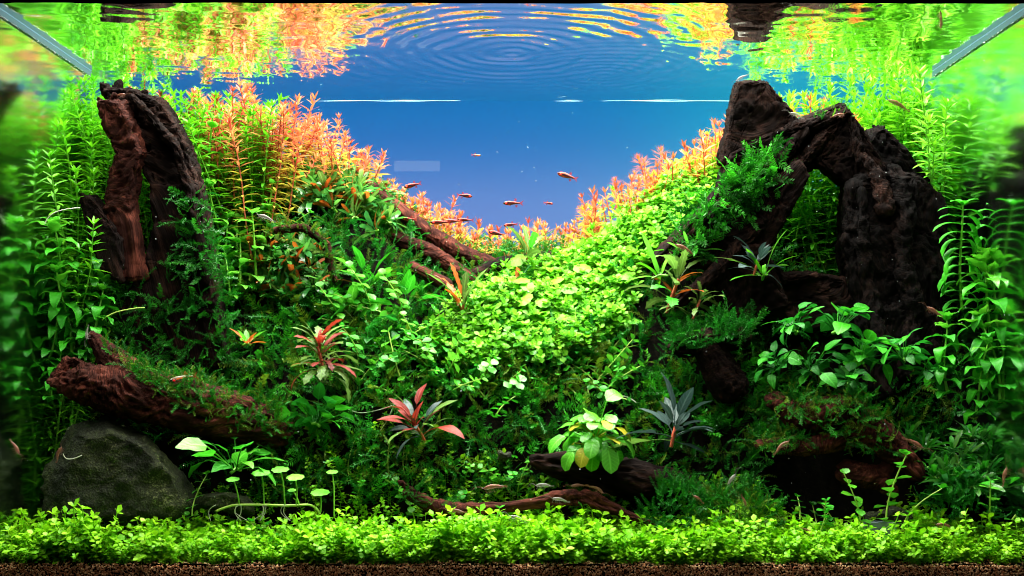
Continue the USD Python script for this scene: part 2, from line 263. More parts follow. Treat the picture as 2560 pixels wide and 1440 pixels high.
# grains against the front glass and on the open soil
gr = []; base = trimesh.creation.icosphere(1, 1.0); bv, bf = np.array(base.vertices), np.array(base.faces)
protos = [(bv * (1 + .35 * (noise(bv * 1.7 + k * 9, k) - .5))[:, None] * [1, .8, .75], bf) for k in range(6)]
N = 19000; gxp = rng.uniform(-.445, .445, N); gzp = -.012 + .0205 * rng.uniform(0, 1, N) ** .8; gyp = np.where(rng.uniform(size=N) < .8, rng.uniform(.0006, .002, N), rng.uniform(.002, .02, N)); gzp = np.where(gyp > .002, ground(gxp, gyp) + .0003, gzp)
scatter('soil_grain', 'brown and tan soil grains packed against the bottom of the front glass', 'soil grains', protos, [M['grain_a'], M['grain_b'], M['grain_c'], M['grain_a'], M['grain_c'], M['grain_b']],
        np.stack([gxp, gyp, gzp], 1), quats(rng.normal(size=(N, 3)), rng.uniform(0, 6, N)), rng.uniform(.00035, .0010, N), rng.integers(0, 6, N))

# ---------------------------------------------------------------- tank, water, back film
WATER = usdkit.material(stage, LK + 'water_skin', {'f': ('fresnel', {'IOR': 1.33}), 't': ('transparent_bsdf', {'color': (1, 1, 1)}), 'g': ('glossy_bsdf', {'color': (.90, .96, .90), 'roughness': 0.05}), 'm': ('mix_closure', {})},
    [('f.fac', 'm.fac'), ('t.BSDF', 'm.closure1'), ('g.BSDF', 'm.closure2')], surface='m.closure')
SIDE = usdkit.material(stage, LK + 'filmed_glass', {'f': ('fresnel', {'IOR': 1.33}), 't': ('transparent_bsdf', {'color': (1, 1, 1)}), 'g': ('glossy_bsdf', {'color': (.66, .84, .68), 'roughness': 0.12}), 'm': ('mix_closure', {})},
    [('f.fac', 'm.fac'), ('t.BSDF', 'm.closure1'), ('g.BSDF', 'm.closure2')], surface='m.closure')
PANE = usdkit.material(stage, LK + 'clear_pane', {'f': ('fresnel', {'IOR': 1.12}), 't': ('transparent_bsdf', {'color': (.985, .995, .985)}), 'g': ('glossy_bsdf', {'color': (1, 1, 1), 'roughness': 0.0}), 'm': ('mix_closure', {})},
    [('f.fac', 'm.fac'), ('t.BSDF', 'm.closure1'), ('g.BSDF', 'm.closure2')], surface='m.closure')
FILM = usdkit.material(stage, LK + 'frosted_film', {'t': ('translucent_bsdf', {'color': (.85, .9, .95)}), 'd': ('diffuse_bsdf', {'color': (.0, .02, .04)}), 'm': ('mix_closure', {'fac': .2})},
    [('t.BSDF', 'm.closure1'), ('d.BSDF', 'm.closure2')], surface='m.closure')
def quad(a, b, c, d): return np.array([a, b, c, d], float), np.array([(0, 1, 2), (0, 2, 3)])
def box(lo, hi): m = trimesh.creation.box(bounds=[lo, hi]); return np.array(m.vertices), np.array(m.faces)
tank = thing('aquarium', 'clear rectangular glass tank holding the planted landscape', 'aquarium')
w2 = TW / 2
part(tank, 'front_pane', quad((-w2, -.0005, -.03), (w2, -.0005, -.03), (w2, -.0005, .53), (-w2, -.0005, .53)), PANE, False)
part(tank, 'side_pane', quad((-w2, TD, -.03), (-w2, 0, -.03), (-w2, 0, WZ), (-w2, TD, WZ)), SIDE, False)
part(tank, 'side_pane', quad((w2, 0, -.03), (w2, TD, -.03), (w2, TD, WZ), (w2, 0, WZ)), SIDE, False)
part(tank, 'back_pane', quad((w2, TD + .0015, -.03), (-w2, TD + .0015, -.03), (-w2, TD + .0015, .53), (w2, TD + .0015, .53)), PANE, False)
EDGE = plain('pale_edge', (.035, .075, .11), .35); LINE = plain('meniscus_white', (.10, .22, .30), .3)  # pale colours painting the light caught along the waterline
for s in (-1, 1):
    x0, x1 = sorted((s * (w2 - .0005), s * (w2 - .0022))); part(tank, 'waterline_band', box((x0, .003, WZ - .0058), (x1, TD - .15, WZ - .0006)), EDGE, False)  # opaque strips standing in for brightness seen through the side waterlines
tag(part(None, 'back_film', box((-.72, .43, -.15), (.72, .432, .558)), FILM, False), 'plain frosted blue backdrop lit from behind', 'backdrop', kind='structure')
wx, wy = np.meshgrid(np.linspace(-w2, w2, 420), np.linspace(0, TD, 190)); rr = np.hypot(wx - .0, (wy - .175)); env = np.exp(-((rr - .02) / .17) ** 2)
r2 = np.hypot(wx - .10, wy - .27)
wz = WZ + .00020 * np.sin(r2 * 2 * PI / .015 + 3 * noise(np.stack([wx * 20, wy * 20, 0 * wx], -1), 6)) * np.exp(-(r2 / .13) ** 2) + .00050 * np.sin(rr * 2 * PI / .020 + 5.0 * fbm(np.stack([wx * 22, wy * 22, 0 * wx], -1), 2, 2)) * env * (.12 + 1.5 * noise(np.stack([wx * 30, wy * 30, 0 * wx], -1), 8) ** 1.5) + .0016 * (fbm(np.stack([wx * 26, wy * 34, 0 * wx], -1), 2, 11) - .5) * (1 - .75 * env) + .0004 * (noise(np.stack([wx * 75, wy * 90, 0 * wx], -1), 5) - .5) * (1 - .7 * env)
wz = WZ + (wz - WZ) * sst(wy, TD, TD - .02) * sst(np.abs(wx), w2, w2 - .02)
wv = np.stack([wx, wy, wz], -1).reshape(-1, 3); jj = (np.arange(189)[:, None] * 420 + np.arange(419)).ravel()
tag(part(None, 'water_surface', (wv, np.vstack([np.stack([jj, jj + 1, jj + 421], 1), np.stack([jj, jj + 421, jj + 420], 1)])), WATER, True), 'rippled water surface seen from below with mirrored plants', 'water', kind='structure')
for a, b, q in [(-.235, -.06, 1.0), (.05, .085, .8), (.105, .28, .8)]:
    xx = np.linspace(a, b, 40); part(tank, 'meniscus', tube(np.stack([xx, 0 * xx + TD - .002, WZ - .0006 + .0005 * np.sin(xx * 60) * noise(np.stack([xx * 30, 0 * xx, 0 * xx], -1), 3)], 1), .0006 * q * (.25 + noise(np.stack([xx * 40, 0 * xx, 0 * xx], -1), 4)) * np.clip(np.minimum(xx - a, b - xx) * 60, .05, 1), 6), LINE)  # pale tubing paints the bright glint of a clear meniscus
TAPE = usdkit.material(stage, LK + 'pale_tape', {'p': ('diffuse_bsdf', {'color': (.55, .62, .68)}), 't': ('transparent_bsdf', {}), 'm': ('mix_closure', {'fac': .986})}, [('p.BSDF', 'm.closure1'), ('t.BSDF', 'm.closure2')], surface='m.closure')
part(tank, 'tape_strip', box(P(985, 428, TD - .001), P(1100, 402, TD - .0004)), TAPE, False)  # faint pale translucent rectangle just inside the back glass

# ---------------------------------------------------------------- driftwood and stone
def sph(n, r):
    m = m3.Manifold.sphere(r, 14); return m.translate([float(c) for c in n])
def wood(nodes, bones, edge=.0035, amp=.0035, seed=1, squash=.05, lump=1.2, axis=None):
    """driftwood: hulls of spheres joined, smoothed and furrowed along each limb. nodes: (px, py, depth, radius in px)"""
    pos = [P(a, b, y) for a, b, y, r in nodes]; rad = [r * (CD + y) / FP for a, b, y, r in nodes]
    m = m3.Manifold.batch_boolean([m3.Manifold.batch_hull([sph(pos[i], rad[i]) for i in b]) for b in bones], m3.OpType.Add).refine_to_length(edge).to_mesh()
    t = trimesh.Trimesh(m.vert_properties[:, :3], m.tri_verts, process=True); trimesh.smoothing.filter_taubin(t, iterations=5)
    v = np.array(t.vertices); best = np.full(len(v), 1e9); ax = np.zeros_like(v)
    acc = np.zeros_like(v)
    for b in bones:
        h = len(b) // 2; A, B = np.mean([pos[i] for i in b[:h]], 0), np.mean([pos[i] for i in b[h:]], 0)
        if len(b) > 4:
            q = np.array([pos[i] for i in b]); c = q.mean(0); w_ = np.linalg.svd((q - c) * [1, .2, 1.3])[2][0]; w_ = w_ if axis is None else norm([axis[0], 0, -axis[1]]); A, B = c - w_ * .03, c + w_ * .03
        d = B - A; L = np.linalg.norm(d) + 1e-9; d = d / L
        u = np.clip((v - A) @ d, 0, L); dist = np.linalg.norm(v - A - u[:, None] * d, axis=1); w = np.exp(-(dist / .008)) + 1e-12
        sgn = np.sign((acc * d).sum(1)); sgn[sgn == 0] = 1; acc += w[:, None] * d * sgn[:, None]
    ax = acc / (np.linalg.norm(acc, axis=1, keepdims=True) + 1e-12); gcoord = v - ax * ((v * ax).sum(1) * (1 - squash))[:, None]
    n = np.array(t.vertex_normals)
    rdg = 1 - np.abs(2 * fbm(gcoord * 190, 4, seed) - 1) * 2.2; big = fbm(v * 45, 3, seed + 4) - .5
    v = v + n * ((rdg - .5) * amp + big * amp * lump)[:, None]
    return (v, np.array(t.faces)), gcoord * 260
WOODS = {}
def driftwood(label, spec, key):
    t = thing('driftwood', label, 'driftwood'); ms = []
    for nm, nodes, bones, mat, kw in spec:
        m, gc = wood(nodes, bones, **kw); part(t, nm, m, M[mat], True, prim=gc); ms.append(m)
    WOODS[key] = cat(ms)
    return t
ch = lambda n, s=0: [(i, i + 1) for i in range(s, s + n - 1)]
def plates(polys, extra=()):            # convex plates of wood (outline, front depth, back depth, rounding) plus tapering limbs between two or more round points
    nodes, bones = [], []
    for poly, yf, yb, r in polys:
        k = len(nodes); nodes += [(a, b, yf, r) for a, b in poly] + [(a + (1280 - a) * .02, b, yb, r) for a, b in poly]; bones.append(tuple(range(k, len(nodes))))
    for limb in extra:
        k = len(nodes); nodes += list(limb); bones += [(i, i + 1) for i in range(k, len(nodes) - 1)]
    return nodes, bones
secs = [(266, 318, 232), (286, 392, 262), (325, 432, 318), (352, 462, 385), (384, 488, 470), (396, 505, 560), (372, 522, 660), (305, 540, 780), (330, 565, 910)]
ls = plates([([(a[0], a[2]), (a[1], a[2]), (b[1], b[2]), (b[0], b[2])], .150 - .002 * k, .180 - .003 * k, 7) for k, (a, b) in enumerate(zip(secs, secs[1:]))],
            [[(270, 232, .16, 14), (258, 214, .16, 4)], [(292, 226, .165, 12), (300, 206, .165, 3)], [(318, 232, .17, 9), (326, 222, .17, 3)], [(350, 246, .165, 12), (362, 230, .165, 4)], [(378, 258, .165, 12), (392, 250, .165, 3)], [(405, 285, .165, 14), (425, 300, .165, 8)], [(436, 335, .165, 14), (452, 352, .165, 6)], [(330, 245, .14, 7), (385, 300, .138, 8), (440, 370, .136, 10), (470, 470, .134, 11), (495, 590, .132, 12), (515, 700, .13, 14)]])
rs_ = [(250, 288, 258), (268, 316, 315), (300, 344, 385), (282, 328, 440), (270, 318, 505), (270, 330, 580), (276, 352, 690)]
driftwood('tall split driftwood stump with black hollow and red prong at the left', [
    ('trunk', *ls, 'wood_dark', dict(seed=3, amp=.0045, edge=.003, axis=(.3, 1))),
    ('prong', *plates([([(a[0], a[2]), (a[1], a[2]), (b[1], b[2]), (b[0], b[2])], .128, .142, 6) for a, b in zip(rs_, rs_[1:])], [[(256, 262, .135, 9), (246, 246, .135, 3)], [(280, 256, .135, 9), (286, 238, .135, 3)], [(300, 440, .13, 10), (278, 425, .13, 4)]]), 'wood_red', dict(seed=5, amp=.0045, edge=.0027, axis=(.12, 1))),
    ('prong', *plates([([(206, 500), (222, 496), (262, 560), (300, 600), (300, 700), (250, 660)], .122, .138, 6)], [[(212, 500, .13, 8), (204, 486, .13, 3)], [(226, 505, .13, 6), (236, 492, .13, 2)]]), 'wood_dark', dict(seed=8, edge=.003, axis=(.4, 1)))], 'left')
driftwood('thick reddish moss covered log curling up above the grey rock at lower left', [
    ('log', [(142, 950, .07, 18), (210, 960, .07, 42), (330, 985, .075, 58), (470, 1015, .085, 66), (600, 1045, .1, 55), (690, 1075, .11, 38), (170, 905, .075, 12), (205, 915, .075, 12)], ch(6) + [(0, 6), (6, 7), (7, 1)], 'wood_red', dict(seed=11, amp=.0065, edge=.003, lump=1.6)),
    ('branch', [(232, 842, .09, 14), (262, 880, .09, 26), (310, 930, .085, 44), (380, 985, .08, 50)], ch(4), 'wood_red', dict(seed=12))], 'leftlog')
driftwood('pair of slim reddish driftwood branches sloping into the central valley', [
    ('branch', [(880, 430, .30, 12), (960, 495, .29, 18), (1060, 575, .275, 20), (1150, 632, .265, 22), (1240, 672, .26, 24)], ch(5), 'wood_red', dict(seed=15, amp=.002)),
    ('branch', [(975, 590, .25, 18), (1080, 635, .245, 22), (1180, 700, .235, 16)], ch(3), 'wood_red', dict(seed=16, amp=.002)),
    ('branch', [(1030, 668, .215, 16), (1115, 712, .21, 16)], ch(2), 'wood_red', dict(seed=17, amp=.002)),
    ('branch', [(1180, 690, .24, 14), (1250, 668, .26, 26), (1330, 650, .29, 18), (1400, 640, .31, 16)], ch(4), 'wood_dark', dict(seed=18, amp=.002))], 'mid')
driftwood('thin curved mossy branch arching over the small bronze leaved plants', [('branch', [(690, 575, .17, 8), (760, 568, .168, 10), (815, 610, .165, 10), (835, 700, .16, 9)], ch(4), 'wood_red', dict(seed=19, amp=.0015, edge=.003))], 'arch')
rt1 = plates([([(1852, 215), (1915, 212), (1950, 268), (1988, 308), (1965, 385), (1830, 396), (1814, 402)], .180, .212, 8), ([(1830, 396), (1988, 310), (2000, 400), (1962, 470), (1800, 500)], .175, .215, 8),
             ([(1800, 485), (1962, 460), (1905, 560), (1735, 560)], .168, .20, 10), ([(1735, 552), (1905, 552), (1800, 665), (1648, 645)], .155, .19, 10)],
            [[(1862, 222, .19, 12), (1852, 206, .19, 4)], [(1885, 218, .195, 12), (1890, 204, .195, 4)], [(1908, 218, .19, 12), (1918, 206, .19, 3)], [(1850, 470, .165, 14), (1950, 400, .168, 18), (2010, 330, .17, 14)], [(1700, 610, .15, 9), (1800, 520, .158, 14), (1880, 440, .165, 12)]])
rt2 = plates([([(1960, 330), (2040, 302), (2105, 270), (2128, 298), (2062, 398), (1998, 430)], .178, .21, 8), ([(2105, 276), (2128, 300), (2150, 388), (2215, 430), (2180, 500), (2112, 440), (2050, 400)], .172, .215, 8)],
            [[(1960, 330, .172, 10), (2060, 305, .172, 16), (2110, 285, .172, 14)], [(1985, 440, .168, 8), (2040, 360, .17, 16), (2105, 300, .172, 12)], [(2125, 300, .172, 10), (2148, 385, .165, 14), (2190, 440, .158, 18), (2215, 520, .15, 22)]])
rt3 = plates([([(2150, 460), (2176, 385), (2190, 335), (2212, 328), (2262, 395), (2330, 480), (2300, 520), (2200, 520)], .175, .22, 9), ([(2132, 470), (2160, 450), (2280, 450), (2338, 495), (2350, 590), (2340, 690), (2240, 720), (2130, 660)], .160, .21, 16), ([(2126, 600), (2240, 570), (2352, 610), (2338, 770), (2325, 860), (2210, 880), (2158, 830), (2142, 720)], .158, .20, 18), ([(2160, 800), (2250, 770), (2336, 800), (2325, 940), (2300, 1020), (2200, 1020), (2180, 900)], .150, .19, 18)],
            [[(2195, 340, .2, 12), (2186, 318, .2, 4)], [(2155, 480, .156, 14), (2150, 590, .150, 18), (2172, 720, .150, 16), (2200, 840, .142, 20), (2215, 980, .138, 18)], [(2235, 430, .165, 18), (2265, 540, .15, 26), (2255, 650, .146, 20), (2285, 780, .146, 24), (2262, 930, .14, 22)], [(2325, 520, .162, 14), (2334, 640, .155, 14), (2322, 760, .155, 12)]])
rb = plates([([(1990, 404), (2012, 440), (1952, 540), (1902, 640), (1832, 640), (1852, 560), (1930, 462)], .160, .19, 8), ([(1832, 622), (1902, 622), (1930, 690), (1960, 760), (1832, 800), (1800, 700)], .15, .185, 10), ([(1920, 694), (2030, 694), (2112, 708), (2130, 800), (1950, 820), (1900, 760)], .165, .195, 10), ([(1830, 790), (1950, 800), (2130, 800), (2160, 960), (1960, 960), (1860, 900)], .185, .23, 10)],
            [[(1900, 640, .15, 12), (1960, 700, .155, 8), (2040, 690, .16, 5)], [(1690, 760, .13, 10), (1790, 680, .145, 16), (1900, 560, .155, 14)]])
driftwood('large dark arched driftwood stump with a see-through hollow at the right', [
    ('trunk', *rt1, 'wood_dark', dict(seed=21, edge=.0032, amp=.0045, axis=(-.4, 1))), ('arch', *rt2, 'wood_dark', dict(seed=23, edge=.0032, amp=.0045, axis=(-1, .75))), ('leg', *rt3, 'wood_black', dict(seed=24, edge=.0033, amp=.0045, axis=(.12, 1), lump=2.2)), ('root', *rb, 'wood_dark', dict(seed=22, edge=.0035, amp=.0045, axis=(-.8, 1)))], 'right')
driftwood('knotty brown log end with overhanging moss under the strap leaved plants', [('log', [(1690, 870, .115, 22), (1760, 852, .115, 34), (1850, 845, .12, 26), (1820, 960, .12, 50)], [(0, 1), (1, 2), (1, 3)], 'wood_dark', dict(seed=25))], 'nub')
driftwood('mossy brown log roofing the dark cave at lower right', [
    ('log', [(1935, 1000, .09, 22), (2000, 1046, .085, 34), (2110, 1030, .085, 44), (2200, 1090, .08, 40), (2300, 1190, .07, 18)], ch(5), 'wood_red', dict(seed=31, amp=.005)),
    ('branch', [(1900, 1110, .085, 14), (2010, 1120, .08, 22), (2130, 1090, .08, 26)], ch(3), 'wood_red', dict(seed=32)),
    ('branch', [(2120, 1180, .085, 30), (2200, 1195, .08, 26), (2235, 1235, .075, 12), (2230, 1150, .08, 14)], [(0, 1), (1, 2), (1, 3)], 'wood_red', dict(seed=33))], 'rightlog')
driftwood('slim winding reddish twig lying along the back of the front carpet', [
    ('twig', [(1018, 1232, .06, 12), (1075, 1262, .058, 17), (1135, 1276, .056, 17), (1250, 1268, .056, 13), (1335, 1258, .056, 12), (1395, 1240, .056, 12), (1470, 1236, .056, 13), (1545, 1278, .054, 11), (1625, 1310, .05, 7), (1700, 1334, .045, 5), (1390, 1258, .056, 7), (1465, 1254, .054, 8), (1525, 1278, .053, 6), (1030, 1224, .06, 9), (1000, 1205, .062, 3)], ch(10) + [(4, 10), (10, 11), (11, 12), (12, 7), (0, 13), (13, 14)], 'wood_red', dict(seed=41, amp=.0028, edge=.0025))], 'twig')
driftwood('flat brown grained log below the bright round leaved plant', [('log', [(1335, 1152, .088, 14), (1450, 1172, .086, 38), (1600, 1200, .086, 50), (1720, 1220, .09, 30)], ch(4), 'wood_dark', dict(seed=45, amp=.005))], 'anubias')

def stone(name, label, outline, y0, y1, seed, back=.85, edge=.003):
    c = np.mean(outline, 0); pts = np.vstack([P([p[0] for p in outline], [p[1] for p in outline], (y0 + y1) / 2), P([c[0] + (p[0] - c[0]) * .72 for p in outline], [c[1] + (p[1] - c[1]) * .72 for p in outline], y0), P([c[0] + (p[0] - c[0]) * back for p in outline], [c[1] + (p[1] - c[1]) * back for p in outline], y1)])
    m = m3.Manifold.hull_points(pts).refine_to_length(edge).to_mesh(); t = trimesh.Trimesh(m.vert_properties[:, :3], m.tri_verts, process=True); trimesh.smoothing.filter_taubin(t, iterations=2)
    v = np.array(t.vertices); v = v + np.array(t.vertex_normals) * ((fbm(v * 40, 3, seed) - .5) * .012 + (np.abs(fbm(v * 90 + 7, 4, seed + 1) - .5) - .1) * .012)[:, None]
    return tag(part(None, name, (v, np.array(t.faces)), M['rock'], True), label, 'rock')
stone('rock', 'large rough grey rock dusted with algae at lower left', [(108, 1330), (112, 1170), (175, 1065), (265, 1042), (365, 1085), (470, 1190), (510, 1285), (480, 1330)], .05, .11, 2)
stone('rock', 'small brown pebble lying in front of the pennywort runner', [(490, 1270), (500, 1238), (560, 1228), (620, 1245), (640, 1285)], .055, .085, 4, edge=.003)
stone('rock', 'little angular brown stone on the moss left of the round leaved plant', [(1240, 1150), (1248, 1128), (1275, 1132), (1278, 1146), (1255, 1158)], .085, .095, 6, edge=.002)
stone('rock', 'dim rounded rock deep in the cave at lower right', [(2150, 1330), (2160, 1285), (2230, 1265), (2290, 1290), (2300, 1330)], .06, .09, 8, edge=.004)
tag(part(None, 'slate_block', box(P(2170, 1345, .04), P(2228, 1302, .055)), plain('slate', (.10, .13, .16), .4), False), 'small square grey slate block standing at the cave mouth', 'block')
#@@PART2
# ---------------------------------------------------------------- stem plants in masses
import shapely
OUT = ([0, 250, 500, 700, 800, 870, 900, 950, 1000, 1050, 1100, 1200, 1250, 1330, 1400, 1450, 1500, 1560, 1650, 1750, 1820, 1900], [.482, .484, .484, .484, .480, .470, .447, .424, .398, .382, .368, .349, .345, .348, .350, .362, .380, .390, .408, .436, .464, .480])
def mass(kind, n, pxr, yr, drop, seed, zcap=.486, outline=True, power=1.0, pick=None, sc=(.88, 1.12), jit=.016, tilt=7, label=None):
    g = np.random.default_rng(seed); k = 0
    for i in range(n):
        u = g.uniform() ** power; y = yr[0] + (yr[1] - yr[0]) * u; px = g.uniform(*pxr)
        if 1880 < px < 2345 and y < .25: y = g.uniform(.25, .385)
        if px > 2330 and y < .215 and kind is rr_: y = g.uniform(.215, .385)
        if 110 < px < 545 and y < .215: y = g.uniform(.215, .385)
        x = P(px, 900, y)[0]
        if abs(x) > TW / 2 - .012: x = math.copysign(TW / 2 - .012 - abs(g.normal(0, .004)), x)
        zt = min(zcap, (np.interp(px, *OUT) if outline else zcap) - (drop * (1 - u) ** 1.1 if drop < .08 else drop * g.uniform() ** 1.6) - abs(g.normal(0, jit))); zb = float(ground(x, y)) - .004
        H = HT[kind.name]; need = max(zt - zb, .02); c = [j for j, h in enumerate(H) if h >= need / sc[1]] or [int(np.argmax(H))]
        j = c[int(g.integers(0, min(2, len(c))))]; s = g.uniform(*sc) if H[j] > need else sc[1]
        if H[j] * s < need: zt = zb + H[j] * s
        kind.put(j, (x, y, zt - H[j] * s), (g.normal(0, tilt), g.normal(0, tilt), g.uniform(0, 360)), s, label=label)
HT = {}
def stem_kind(name, hs, label, cat_, group, **kw):
    HT[name] = hs; seed = kw.pop('seed', 1)
    return Kind(name, [stem_maker(seed * 100 + i, h, **kw) for i, h in enumerate(hs)], label, cat_, group)
rg = stem_kind('green_stem_plant', [.06, .09, .12, .15, .19, .23], 'slender stem plant with narrow yellow-green leaves in the tall mass behind the left stump', 'stem plant', 'stem plants massed behind the left stump', seed=1, gap=.0078, per=4, L=.0175, W=.0036, mats=('rotala_green',), bend=.5, top=.3)
ro = stem_kind('orange_stem_plant', [.05, .08, .11, .14, .18], 'slender stem plant with orange narrow leaves between left stump and blue backdrop', 'stem plant', 'orange stem plants left of the blue backdrop', seed=2, gap=.0075, per=4, L=.0165, W=.0032, mats=('rotala_yellow', 'rotala_yellow', 'rotala_orange'), stem='stem_red', bend=.5, top=.35, el=(.3, 1.0))
rv = stem_kind('valley_stem_plant', [.025, .04, .055, .075, .10], 'short peach and yellow stem plant along the foot of the blue backdrop', 'stem plant', 'short stem plants in the central valley', seed=3, gap=.0085, per=3, L=.0165, W=.0034, mats=('rotala_yellow', 'rotala_yellow', 'rotala_orange'), stem='stem_red', bend=.3, top=.45, el=(.35, 1.05))
rl = stem_kind('lime_stem_plant', [.03, .045, .065, .09, .12], 'short lime green stem plant on the bank left of the right stump', 'stem plant', 'lime stem plants on the right bank', seed=4, gap=.0085, per=3, L=.0175, W=.0042, mats=('lime',), stem='stem_lime', bend=.4, top=.4, el=(.2, 1.0))
rr_ = stem_kind('narrow_leaf_plant', [.06, .09, .12, .15, .19, .23], 'narrow leaved bright green stem plant in the dense mass behind the right stump', 'stem plant', 'bright green stem plants behind the right stump', seed=5, gap=.0088, per=4, L=.0205, W=.0044, mats=('right_green', 'right_green', 'lime'), stem='stem_green', bend=.45, top=.35, el=(.1, .95))
fo = stem_kind('feathery_plant', [.03, .045, .065, .09], 'feathery orange stem plant among the lime stems left of the right stump', 'stem plant', 'feathery orange plants on the right bank', seed=6, gap=.0062, per=15, L=.0165, W=.0011, kind='strap', mats=('feather_orange',), stem='stem_red', bend=.3, fold=0, top=.4, el=(.15, 1.0), n=2)
mass(rg, 150, (-40, 400), (.16, .385), .13, 21, jit=.008, zcap=.489)
mass(ro, 130, (345, 925), (.25, .39), .05, 22, jit=.016, zcap=.489)
mass(ro, 22, (905, 1080), (.30, .39), .02, 23, jit=.012)
mass(ro, 45, (330, 720), (.19, .30), .045, 28, jit=.010, zcap=.489, outline=False)
mass(rg, 75, (280, 660), (.19, .30), .06, 29, jit=.010, zcap=.489, outline=False, label='slender stem plant with yellow-green leaves among the orange stems right of the left stump')
mass(rg, 55, (-140, 70), (.12, .34), .12, 30, jit=.008, zcap=.488, outline=False, label='slender green stem plant crowded against the left side glass')
mass(rr_, 45, (2500, 2690), (.16, .36), .12, 31, outline=False, jit=.008, zcap=.488, label='narrow leaved stem plant crowded against the right side glass')
mass(rv, 40, (1455, 1840), (.27, .36), .012, 32, jit=.006, label='peach and yellow stem plant in the fringe along the upper right bank')
mass(rv, 125, (1000, 1490), (.31, .392), .03, 24, jit=.011)
mass(rl, 95, (1440, 1880), (.27, .385), .05, 25, jit=.016)
for px, py, y, s in [(1475, 540, .31, .8), (1500, 505, .32, .9), (1545, 490, .30, .9), (1585, 465, .30, 1), (1630, 440, .29, 1.1), (1675, 405, .29, 1.1), (1715, 395, .28, 1.1), (1745, 365, .29, 1.1), (1785, 350, .28, 1.1), (1805, 345, .27, 1), (1625, 395, .32, 1), (1655, 375, .33, 1), (1700, 372, .33, 1.1), (1735, 385, .31, 1.05), (1615, 410, .33, .9), (1560, 455, .34, .9), (1600, 470, .32, 1), (1660, 430, .31, 1.1), (1690, 420, .3, 1), (1760, 345, .34, 1), (1790, 340, .32, 1.1), (1810, 318, .34, 1.05), (1770, 395, .29, 1), (1520, 510, .33, .95), (1540, 470, .36, .8), (1640, 470, .30, 1), (1720, 450, .28, 1), (1800, 370, .29, 1), (1580, 440, .37, .8), (1750, 430, .27, 1), (2030, 252, .26, 1.2), (2010, 268, .25, 1), (2055, 262, .25, 1), (2145, 300, .24, .9)]:
    j = int(rng.integers(0, 3)); p = P(px, py - 2, y); fo.put(j, (p[0], p[1], p[2] - HT['feathery_plant'][j] * s), (rng.normal(8, 9), rng.normal(0, 10), rng.uniform(0, 360)), s, label='feathery orange stem plant poking out above the dip of the right stump' if px > 1900 else None)
mass(rr_, 250, (1900, 2600), (.15, .39), .13, 26, outline=False, power=.8, jit=.008, sc=(.88, 1.1), zcap=.489)
mass(rg, 24, (420, 660), (.3, .38), .03, 27, label='slender stem plant with yellow-green leaves among the orange stems right of the left stump')

# ---------------------------------------------------------------- broad leaved stems
bl = stem_kind('broad_leaf_plant', [.06, .08, .11], 'bright green broad leaved stem plant beside the left stump', 'stem plant', 'broad leaved stems right of the left stump', seed=8, gap=.012, per=2, L=.024, W=.0115, kind='ovate', mats=('mint',), bend=1.1, fold=.15, top=.35, wave=.03, r=.0013, n=5, el=(.35, .9))
cl = stem_kind('curled_leaf_plant', [.075, .10], 'green stem plant with strap leaves arching down in tidy pairs at the right glass', 'stem plant', 'curled leaved stems by the right glass', seed=9, plane=True, gap=.0075, per=2, L=.030, W=.0095, kind='strap', mats=('mid_green',), bend=1.9, fold=.2, top=.25, r=.0013, n=6, el=(.45, .8), lean=.05)
bb = stem_kind('bushy_leaf_plant', [.08, .11], 'bushy plant with large drooping crinkled green leaves by the tank side', 'stem plant', 'large leaved bushes by the side glass', seed=10, gap=.011, per=3, L=.031, W=.0135, kind='ovate', mats=('mid_green', 'mid_green', 'anubias_green'), bend=1.9, fold=.15, top=.4, wave=.085, r=.0014, n=9, el=(.5, 1.0), lean=.1)
pn = stem_kind('ladder_leaf_plant', [.05, .07], 'upright stem with stacked pairs of short round pale green leaves', 'stem plant', 'ladder leaved stems right of the left stump', seed=11, gap=.0065, per=2, L=.0095, W=.006, kind='round', mats=('mint',), bend=.5, fold=.1, top=.2, r=.001, n=4, el=(.25, .6), lean=.08)
def tops(kind, items):
    for px, py, y, j, s, lab in items:
        p = P(px, py, y); kind.put(j, (p[0], p[1], p[2] - HT[kind.name][j % len(HT[kind.name])] * s), (rng.normal(6, 6), rng.normal(0, 6), rng.normal(0, 14) if kind is cl else rng.uniform(0, 360)), s, label=lab)
tops(bl, [(490, 300, .22, 2, 1.1, 'tallest bright green broad leaved stem touching the right edge of the left stump'), (545, 345, .22, 1, 1.0, None), (585, 395, .21, 0, 1.0, None), (520, 400, .2, 1, 1.0, None), (640, 400, .22, 0, .9, None), (540, 470, .19, 1, .9, None), (600, 480, .19, 1, .95, None), (665, 460, .2, 0, .9, None), (560, 540, .18, 0, 1, None), (640, 535, .18, 0, 1.05, None), (600, 580, .17, 0, .9, None), (690, 500, .2, 0, .8, None), (575, 620, .165, 0, .8, None)])
tops(pn, [(690, 288, .25, 1, 1.1, 'tall ladder of paired round pale leaves rising into the orange stems'), (585, 300, .26, 0, 1.0, None), (655, 395, .23, 0, .9, None), (740, 400, .24, 0, .9, None), (445, 270, .24, 1, 1.2, None)])
tops(cl, [(2405, 515, .12, 1, 1.0, 'left one of two arching strap leaved stems by the right glass'), (2505, 515, .13, 1, 1.0, 'right one of two arching strap leaved stems by the right glass')])
